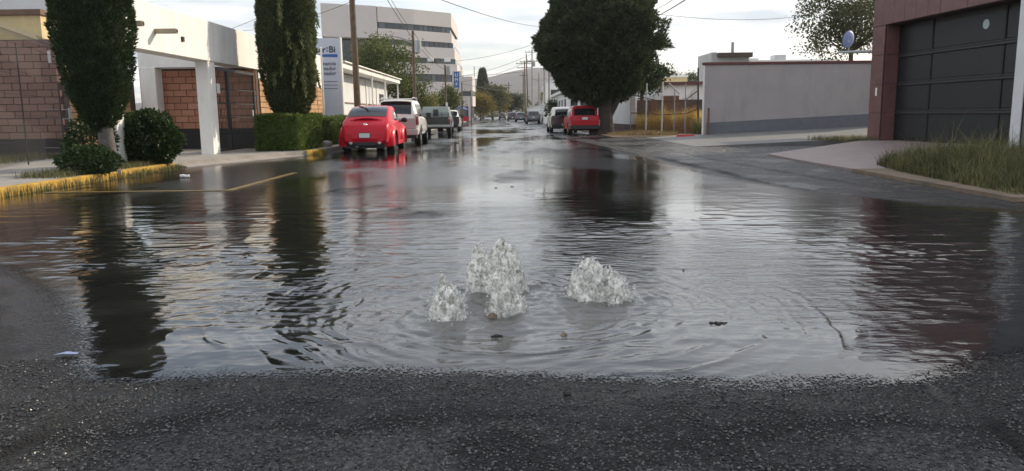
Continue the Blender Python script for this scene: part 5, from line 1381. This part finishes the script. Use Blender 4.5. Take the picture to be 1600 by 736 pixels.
MB().tube([lerp3(pp[0], .98), tuple(at(997, 149, 43.0))], .03, 6).build('brace', m_grey, vf)
MB().tube([tuple(at(1045, 130, 42.2)), tuple(at(1062, 147, 42))], .035, 6).build('brace', m_grey, vf)
b_ = MB()
for (p0, p1), (q0, q1) in zip(pp[:-1], pp[1:]):
    nn_ = 16
    for i in range(nn_):
        for sgn in (1, -1):
            u0 = i / nn_; u1 = u0 + sgn * .45
            za, zc_ = (.02, .74); uu = min(max(u1, 0), 1); zz = za + (zc_ - za) * abs((uu - u0) / .45)
            A0 = p0 * (1 - u0) + q0 * u0; T0 = p1 * (1 - uu) + q1 * uu; B0 = p0 * (1 - uu) + q0 * uu
            b_.tube([tuple(A0), tuple(B0 + (T0 - B0) * zz)], .006, 3, False)
b_.build('wire_mesh', m_rust, vf, kind='stuff')
q = scatter_poly([(7.6, 44.8), (10.3, 41.2), (14, 40.4), (14, 46.5), (7.6, 48)], 15000)
quads('dry_grass', blades(np.column_stack([q, np.full(len(q), .05)]), 1.15 * np.clip(.6 + .5 * fbm(q[:, 0] * .8, q[:, 1] * .8, 0, 3, 3), .2, 1.2) + .25, .022, .35), l_dry, kind='stuff')
q = scatter_poly([(9.6, 38.4), (10.6, 38.2), (10.2, 40), (9.4, 40.6)], 900)
quads('lot_weeds', blades(np.column_stack([q, np.full(len(q), .05)]), .75, .02, .5), l_grass, kind='stuff')
q = scatter_poly([(5.0, 38.2), (7.8, 37.6), (8.6, 39.6), (6.8, 44.5), (5.3, 44)], 5200)
quads('straw_litter', blades(np.column_stack([q, np.full(len(q), .05)]), .20 * np.clip(.7 + fbm(q[:, 0], q[:, 1], 0, 3, 7), .3, 1.5), .018, 1.6), l_straw, kind='stuff')
dl = thing('ruined_wall', 'dark weathered wall behind the dry grass of the vacant lot', 'wall', (8.0, 49.0, 0))
MB().box(0, 9, 0, .3, 0, 1.95).build('wall_body', m_wall_dk, dl)
MB().box(1.5, 2.6, -.03, 0, 0, 2.2).build('patch', m_rust, dl)
for x in (.8, 3.4, 4.4, 6.2): MB().box(x, x + .5, -.05, -.001, .1, 1.7 + .3 * math.sin(x)).build('sheet', m_rust, dl)
wh = thing('white_lot_house', 'low white building with a dark red roof line behind the vacant lot', 'house', (0, 0, 0))
c0, c1 = at(1012, 129, 58), at(1095, 127, 58)
MB().box(c0[0], c1[0] + 1.5, 58, 64, 0, c0[2] - .2).build('wall', m_white, wh)
MB().box(c0[0] - .2, c1[0] + 1.6, 57.7, 64.2, c0[2] - .198, c0[2] + .02).build('roof_edge', m_red_trim, wh)
for x in (c0[0] + .6, c0[0] + 2.2): MB().box(x, x + .9, 57.96, 57.998, .9, 2.0).build('window', m_glass, wh)
fh = thing('far_beige_house', 'far beige flat-roofed house above the dark red roof line', 'house', (0, 0, 0))
c0, c1 = at(1041, 121, 100), at(1074, 119, 100)
MB().box(c0[0], c1[0], 100, 106, 0, c0[2]).build('wall', m_beige, fh); MB().box(c0[0] - .1, c1[0] + .1, 99.9, 106.1, c0[2] + .003, c0[2] + .25).build('parapet', m_white, fh)
c_ = at(1060, 113, 102); MB().tube([(c_[0], 102, c0[2]), (c_[0], 102, c_[2])], .15, 6).build('chimney', m_whitewall, fh)
for i, px in enumerate((1047, 1080, 1092)):
    c_ = at(px, 122, 120); leafy_tree(('small far tree above the beige house', 'far grey tree left of the dark fence pole', 'far tree showing beside the pale wall end')[i], (c_[0], 118 + i * 3, 0), (0, 0, c_[2]), (1.4, 1.2, 1.0), 26, 22, .25, l_far, m_barkdk, .12, 'far trees beyond the vacant lot', .5, .4, 40 + i)
lt = thing('lattice_mast', 'grey pointed lattice mast beyond the round tree', 'mast', tuple(at(1022, 130, 130) * [1, 1, 0]))
zt_ = at(1022, 78, 130)[2]
b_ = MB()
for sx, sy in ((-1, -1), (1, -1), (1, 1), (-1, 1)): b_.tube([(sx * .95, sy * .95, 0), (sx * .55, sy * .55, zt_ * .85), (0, 0, zt_)], .14, 5)
b_.build('leg', m_grey, lt)
b_ = MB()
for i in range(14):
    z0, z1 = zt_ * i / 15, zt_ * (i + 1) / 15; r0, r1 = .95 - .45 * i / 15, .95 - .45 * (i + 1) / 15
    b_.tube([(-r0, -r0, z0), (r1, -r1, z1)], .08, 4).tube([(r0, -r0, z0), (-r1, -r1, z1)], .08, 4).tube([(r0, r0, z0), (r1, -r1, z1)], .08, 4)
b_.build('lattice', m_grey, lt)

# the huge round tree and the wall behind it
rt = thing('round_tree', 'huge dark round-crowned evergreen overhanging the crimson wagon', 'tree', (4.95, 42.2, .05))
n = 95000; cc = np.array([-.25, .3, 4.75]); cr = np.array([3.25, 3.1, 3.35])
d = unit(RNG.normal(size=(n, 3)))
lum = .96 + .10 * vn(d[:, 0] * 1.4, d[:, 1] * 1.4, d[:, 2] * 1.4, 32) + .17 * fbm(d[:, 0] * 3, d[:, 1] * 3, d[:, 2] * 3, 4, 31) + .05 * vn(d[:, 0] * 8, d[:, 1] * 8, d[:, 2] * 8, 33) + .05 * vn(d[:, 0] * 16, d[:, 1] * 16, d[:, 2] * 16, 34)
tip = np.clip((d[:, 0] - .55) * 2, 0, 1) * np.clip(vn(d[:, 0] * 5, d[:, 1] * 5, d[:, 2] * 5, 35) * 2, -1, 1) * .26
P = d * (lum + tip - RNG.random(n) ** 2 * .16)[:, None] * cr; low = P[:, 2] < 0
P[low, 2] *= 0.98; P[:, :2] *= np.where(P[:, 2] < -.6, np.clip(1 + (P[:, 2] + .6) * .17, .45, 1), 1)[:, None]
P += cc
D = d + np.array([0, 0, .55]) + RNG.normal(size=(n, 3)) * .5
tint = .38 + .34 * fbm(d[:, 0] * 5, d[:, 1] * 5, d[:, 2] * 5, 4, 37) + RNG.normal(size=n) * .15
b_ = MB().ball((0, 0, 0), 1, 26, 18); cv = np.array(b_.v); cv = cv * cr * .70; cv[:, :2] *= np.where(cv[:, 2] < -.6, np.clip(1 + (cv[:, 2] + .6) * .17, .45, 1), 1)[:, None]; cv[:, 0] = np.where(cv[:, 0] > 0, cv[:, 0] * .86, cv[:, 0]); cv = cv + cc
quads('crown', leaves_at(P, D, .21, .036, .1), l_jun, rt, tint, (cv, b_.f))
trunk_mesh('trunk', [(0.1, 0, -.1), (.12, 0, .8), (.05, .1, 1.6), (-.2, .3, 3.5)], [.62, .50, .55, .4], m_barkblk, rt,
           [([(.2, 0, .7), (.65, -.1, 1.5), (1.2, .0, 2.6)], [.26, .20, .15]), ([(0, 0, .9), (-.6, .1, 1.7), (-1.3, .2, 2.6)], [.3, .22, .16])])
sw_ = thing('grey_boundary_wall', 'light grey boundary wall behind the round tree trunk', 'wall', (0, 0, 0))
c0 = (7.0, 45.2); c1 = (6.4, 59.0)
MB().prism([c0, (c0[0] + .25, c0[1]), (c1[0] + .25, c1[1]), c1], .5, 2.3).build('wall_body', m_whitewall, sw_)
MB().prism([(c0[0] - .02, c0[1] - .02), (c0[0] + .27, c0[1] - .02), (c1[0] + .27, c1[1]), (c1[0] - .02, c1[1])], 0, .498).build('wall_base', m_wall_dk, sw_)
MB().prism([(c0[0] - .04, c0[1] - .04), (c0[0] + .29, c0[1] - .04), (c1[0] + .29, c1[1]), (c1[0] - .04, c1[1])], 2.303, 2.38).build('coping', m_white, sw_)
for y in (46, 49, 52): MB().tube([(7.05 - (y - 45) * .043, y, 2.38), (7.05 - (y - 45) * .043, y, 2.8)], .03, 6).build('stub_post', m_grey, sw_)
leafy_tree('bright green leafy tree peeping out behind the round tree', (8.6, 51, .05), (.0, 0, 3.6), (1.7, 1.5, 1.2), 90, 60, .17, l_bush, m_barkdk, .15, None, .5, .4, 51)
b_ = thing('brick_tank', 'small brick-red roof box under the green leafy tree', 'roof box', tuple(at(1017, 125, 56)))
MB().box(-.75, .75, 0, 1.2, -.45, .15).build('box', m_red_trim, b_); MB().box(-.8, .8, -.05, 1.25, .152, .22).build('lid', m_wall_dk, b_); MB().box(-.5, .5, .1, 1.1, -5.3, -.452).build('pillar', m_whitewall, b_)

# houses up the right side
wr = thing('white_bungalow', 'white bungalow with barred windows behind the parked white car', 'house', (0, 0, 0))
MB().box(4.7, 12, 64, 86, 0, 2.95).build('wall', m_white, wr)
MB().box(4.45, 12.2, 63.8, 86.2, 2.953, 3.2).build('roof_edge', m_white, wr)
for i, (x0, x1) in enumerate(((4.95, 5.5), (5.75, 6.5))):
    w_ = MB().box(x0, x1, 63.95, 63.998, 1.2, 2.3).build('window', m_glass, wr)
    MB().box(x0 - .06, x1 + .06, 63.93, 63.949, 1.1, 1.2).build('sill', m_white, w_)
for y in (66, 70, 74): 
    w_ = MB().box(4.65, 4.698, y, y + 1.4, 1.1, 2.4).build('window', m_glass, wr)
    for k in range(6): MB().box(4.60, 4.62, y + .1 + k * .24, y + .13 + k * .24, 1.1, 2.4).build('bar', m_pole_lt, w_)
gw_ = thing('garden_wall', 'white garden wall running on beyond the bungalow', 'wall', (0, 0, 0))
MB().prism([(4.0, 86.5), (4.3, 86.5), (3.2, 135), (2.9, 135)], 0, 2.2).build('wall_body', m_white, gw_); MB().prism([(3.95, 86.45), (4.35, 86.45), (3.25, 135), (2.85, 135)], 2.203, 2.3).build('coping', m_whitewall, gw_)
fw = thing('far_white_house', 'far two-storey white house on the right under the hill', 'house', (0, 0, 0))
MB().box(5, 14, 112, 124, 0, 5.6).build('wall', m_white, fw); MB().box(4.9, 14.1, 111.9, 124.1, 5.603, 5.85).build('parapet', m_whitewall, fw)
for x in (5.8, 8.4, 11): MB().box(x, x + 1.2, 111.95, 111.998, 3.4, 4.6).build('window', m_glass, fw)
for i, (px, py, Y_, rr, hh, lab) in enumerate(((866, 171, 78, .75, 1.9, 'small dark shrub tree before the white bungalow'), (857, 153, 120, 1.5, 4.2, 'green-yellow crown behind the white bungalow roof'))):
    c_ = at(px, py, Y_); leafy_tree(lab, (c_[0], Y_, .1), (0, 0, c_[2]), (rr, rr, rr * 1.0), 50, 40, .16, (l_bush, l_yel)[i], m_barkdk, .08, None, .4, .4, 60 + i, 'small_tree')

# verge grass on the right
q = scatter_poly([(6.45, 9.8), (7.0, 9.3), (10.5, 9.3), (10.5, 15.6), (7.4, 15.6), (6.9, 13.6)], 36000)
hgt_ = np.clip((q[:, 0] - 6.35) * .48, .10, .62) * np.clip(.72 + .35 * fbm(q[:, 0] * 2.6, q[:, 1] * 2.6, 0, 3, 13), .3, 1.2) * RNG.uniform(.35, 1.2, len(q)) * np.where(RNG.random(len(q)) < .05, 1.6, 1) * np.clip((16.2 - q[:, 1]) / 1.5, .35, 1)
quads('tall_grass', blades(np.column_stack([q, np.full(len(q), .06)]), hgt_, .011, 1.0), l_grass, tint=np.tile(.48 + .45 * fbm(q[:, 0] * 1.8, q[:, 1] * 1.8, 0, 3, 19) + RNG.normal(size=len(q)) * .22, 2), kind='stuff')
q = scatter_poly([(10.6, 25.6), (12.2, 25.4), (12.3, 27.0), (10.2, 26.8)], 1800)
quads('driveway_weeds', blades(np.column_stack([q, np.full(len(q), .16)]), .17, .007, .9), l_grass, kind='stuff')

# ------------------------------------------------------------------ trees up the left side
leafy_tree('big leafy street tree standing over the low pale building', (-9.9, 59, .1), (.2, 0, 4.6), (2.7, 2.4, 2.4), 150, 75, .17, l_green, m_barkdk, .2, 'leafy trees on the left', .75, .3, 71)
leafy_tree('lower leafy street tree beside the second wooden pole', (-7.7, 61, .1), (0, 0, 2.9), (1.7, 1.7, 1.6), 80, 70, .15, l_green, m_barkdk, .15, 'leafy trees on the left', .6, .3, 72)
leafy_tree('small leafy street tree in front of the blue banner', (-6.3, 78, .1), (0, 0, 2.6), (1.45, 1.4, 1.35), 60, 60, .17, l_green, m_barkdk, .13, 'leafy trees on the left', .55, .3, 73)
leafy_tree('small reddish-green shrub tree behind the black pickup', (-7.6, 72, .1), (0, 0, 2.2), (1.2, 1.2, 1.1), 40, 50, .16, l_yel, m_barkdk, .1, None, .5, .3, 74)
leafy_tree('olive tree crown right of the office wing', (-4.2, 182, 0), (0, 0, 5.6), (3.3, 3, 3.0), 60, 60, .4, l_far, m_barkdk, .25, 'trees at the far end of the street', 1.2, .3, 75)
leafy_tree('yellowing tree under the office wing corner', (-6.6, 172, 0), (0, 0, 3.8), (3.0, 2.6, 2.6), 60, 60, .38, l_yel, m_barkdk, .2, 'trees at the far end of the street', 1.1, .3, 76)
leafy_tree('pale yellow-green tree between the yellowing tree and the dark one', (-2.9, 205, 0), (0, 0, 5.5), (2.6, 2.4, 3.6), 50, 60, .42, l_yel, m_barkdk, .22, 'trees at the far end of the street', 1.2, .3, 77)
leafy_tree('dark spreading tree closing the far end of the street', (0.3, 215, 0), (0, 0, 4.4), (3.6, 3.2, 2.5), 70, 60, .5, l_jun, m_barkdk, .28, 'trees at the far end of the street', 1.1, .3, 78)
column_tree('slim dark cypress rising before the distant hill', tuple(at(755, 180, 235) * [1, 1, 0]), [(.6, 1.5), (1.6, 3), (1.75, 7), (1.35, 11), (.9, 14.0), (.5, 14.8)], 7000, .5, .12, l_jun, ([(0, 0, 0), (0, 0, 5)], [.4, .2]), m_barkdk, None, .1, 79)
mass = []
qx = np.concatenate([RNG.uniform(-70, -8, 2600), RNG.uniform(6, 150, 5200)])
qy = RNG.uniform(330, 460, len(qx)); ph_ = np.abs(RNG.normal(size=len(qx))) * 2.2
P = np.column_stack([qx, qy, ph_ * (1 + .5 * vn(qx / 12, qy / 40, 0, 3))])
quads('far_treeline', leaves_at(P, RNG.normal(size=P.shape), 2.2, .9, .1), l_far, kind='stuff')

# market stall far off on the left
ms = thing('blue_parasol', 'blue parasol over a stall on the far left pavement', 'parasol', (-6.55, 98, .1))
MB().lathe([(1.25, 1.75), (1.2, 1.8), (.6, 2.15), (.02, 2.35)], (0, 0, 0), 8).build('canopy', m_canvas, ms); MB().tube([(0, 0, 0), (0, 0, 2.3)], .03, 6).build('pole', m_grey, ms)
rc = thing('red_cart', 'small red stall cart under the blue parasol', 'cart', (-5.7, 97, .1))
MB().box(-.5, .5, -.3, .3, .3, .85).build('tray', m_redkerb, rc)
for x in (-.42, .42): MB().lathe([(.18, -.03), (.2, 0), (.18, .03)], (x, -.32, .2), 12, 'y').build('wheel', m_tyre, rc)
MB().tube([(-.5, .2, .85), (-.8, .2, 1.0)], .02, 5).build('handle', m_grey, rc)

# ------------------------------------------------------------------ poles and wires
def pole(label, px, Y_, z_top, rad, mat, arms=(), lean=0.0, base_z=.1, name='utility_pole', can=None, lamp=None, x=None):
    X_ = at(px, 180, Y_)[0] if x is None else x
    t_ = thing(name, label, 'pole', (X_, Y_, base_z), 0, 'utility poles along the street')
    MB().tube([(0, 0, -.1), (lean * .5, 0, z_top * .5), (lean, 0, z_top)], [rad * 1.15, rad, rad * .8], 10).build('shaft', mat, t_, smooth=60)
    for z, hw in arms:
        a_ = MB().box(lean - hw, lean + hw, -.06 - rad, .06 - rad - .002, z, z + .12).build('crossarm', m_wood if mat != m_polec else m_grey, t_)
        for k in (-.92, -.35, .35, .92): MB().tube([(lean + hw * k, -rad, z + .12), (lean + hw * k, -rad, z + .36)], [.05, .035], 6).build('insulator', m_grey, a_)
    if can: MB().lathe([(.001, can), (.22, can), (.22, can + .75), (.001, can + .8)], (lean * .7 + .3, -.1, 0), 12).build('transformer', m_grey, t_)
    if lamp:
        z, dx_, dz_ = lamp; MB().tube([(lean, 0, z), (lean + dx_ * .6, 0, z + dz_ * .75), (lean + dx_, 0, z + dz_)], [.05, .045, .04], 6).build('lamp_arm', m_polec, t_)
        MB().ball((lean + dx_ * 1.1, 0, z + dz_), (abs(dx_) * .16, .12, .07), 10, 6).build('lamp_head', m_polec, t_)
    return (X_ + lean, Y_, z_top + base_z)


pA = pole('nearest wooden utility pole, behind the red rounded car', 560, 33, 9.4, .125, m_wood, ((8.6, .9),), -.10)
pB = pole('wooden pole with a street lamp arm beside the big leafy tree', 649, 50, 6.35, .10, m_wood, (), 0, lamp=(5.6, -1.35, .45), can=5.0)
pC = pole('dark wooden pole in front of the blue banner', 698, 70, 5.5, .09, m_wood, (), -.05, can=4.6)
pD = pole('thin pole between the banner and the street corner', 722.5, 85, 4.6, .08, m_wood)
pE = pole('slender pole near the yellowing tree', 736.5, 100, 4.2, .07, m_wood)
p0 = pole('utility pole whose top shows left of the round tree', 851, 104, 10.4, .13, m_polec, ((10.1, 1.3),))
p1 = pole('pale concrete pole with a small lamp arm behind the dark grey car', 842.5, 108, 6.6, .14, m_polec, (), 0, lamp=(5.6, -.7, .2))
p2 = pole('tall grey pole with two crossarms and a transformer', 832, 126, 11.3, .13, m_polec, ((10.8, 1.15), (9.4, .8)), 0, can=8.6)
p3 = pole('dark leaning wooden pole among the far crossarms', 825.5, 146, 12.2, .12, m_wood, ((10.6, 1.2),), -.3)
p4 = pole('far pole with a wide crossarm left of the leaning pole', 821, 157, 11.6, .14, m_wood, ((11.0, 1.7), (10.2, 1.5)), -.1)
p5 = pole('farthest thin utility pole on the right', 818, 168, 10.0, .12, m_wood, ((9.2, .8),))
p6 = pole('faint pole before the hill above the dark spreading tree', 795.5, 230, 10.5, .16, m_wood, ((9.5, 1.0),))
p7 = pole('dark lamp post beside the bungalow roof', 858, 92, 6.4, .07, m_black, (), 0, lamp=(6.3, -.8, .05))


def wire(label, a, b_, sag, rad=.012, n=18):
    a, b_ = np.array(a, float), np.array(b_, float); pts = [tuple(a + (b_ - a) * i / n - np.array([0, 0, sag * 4 * (i / n) * (1 - i / n)])) for i in range(n + 1)]
    MB().tube(pts, rad, 4).build('overhead_wire', m_wire, None, label=label, cat='wire', group='overhead wires')


wire('thick cable running from the round tree up out of the frame', at(1008, 33, 44), at(1130, -40, 14), .1, .018)
wire('thinner cable above the thick one beside the round tree', at(1012, 20, 48), at(1100, -35, 16), .1, .012)
wire('single wire sagging from the round tree across to the airy tree', at(1028, 22, 46), at(1300, 18, 60), .45, .016)
wire('wire crossing the sky above the office block roof', at(540, -60, 34), at(850, 42, 110), .6, .03)
wire('upper street wire sloping down to the far poles', at(690, 97, 110), at(843, 66, 104), .5, .024)
wire('middle street wire sloping down to the far poles', at(700, 122, 130), at(832, 84, 126), .6, .03)
wire('lower street wire in front of the hill ridge', at(705, 130, 140), at(821, 98, 157), .6, .03)
wire('low slack wire crossing in front of the hill slope', at(722, 131, 85), at(825, 140, 146), .4, .03)
wire('wire from the first wooden pole to the lamp pole', pA, pB, .5, .014)
wire('wire from the lamp pole to the banner pole', pB, pC, .4, .016)
wire('slack wire from the first wooden pole to the banner pole', (pA[0], pA[1], pA[2] - .8), (pC[0], pC[1], pC[2] - .4), 1.0, .018)
wire('faint wire above the white house fascia', at(300, 62, 60), at(470, -8, 60), .4, .018)
wire('lower faint wire beside the taller cypress', at(380, 48, 60), at(560, -2, 40), .3, .014)
wire('wire leaving the far crossarms towards the left rooftops', at(600, 112, 150), at(818, 112, 168), .8, .04)

# ------------------------------------------------------------------ haze
hz, t, b = newmat('haze_air'); t.nodes.remove(b)
pv = t.nodes.new('ShaderNodeVolumePrincipled'); pv.inputs['Color'].default_value = (0.93, 0.93, 0.97, 1); pv.inputs['Density'].default_value = 0.00019; pv.inputs['Anisotropy'].default_value = 0.2
t.links.new(pv.outputs[0], t.nodes['Material Output'].inputs['Volume'])
MB().box(-2600, 2600, -60, 2700, -2.5, 190).build('haze', hz, kind='stuff')
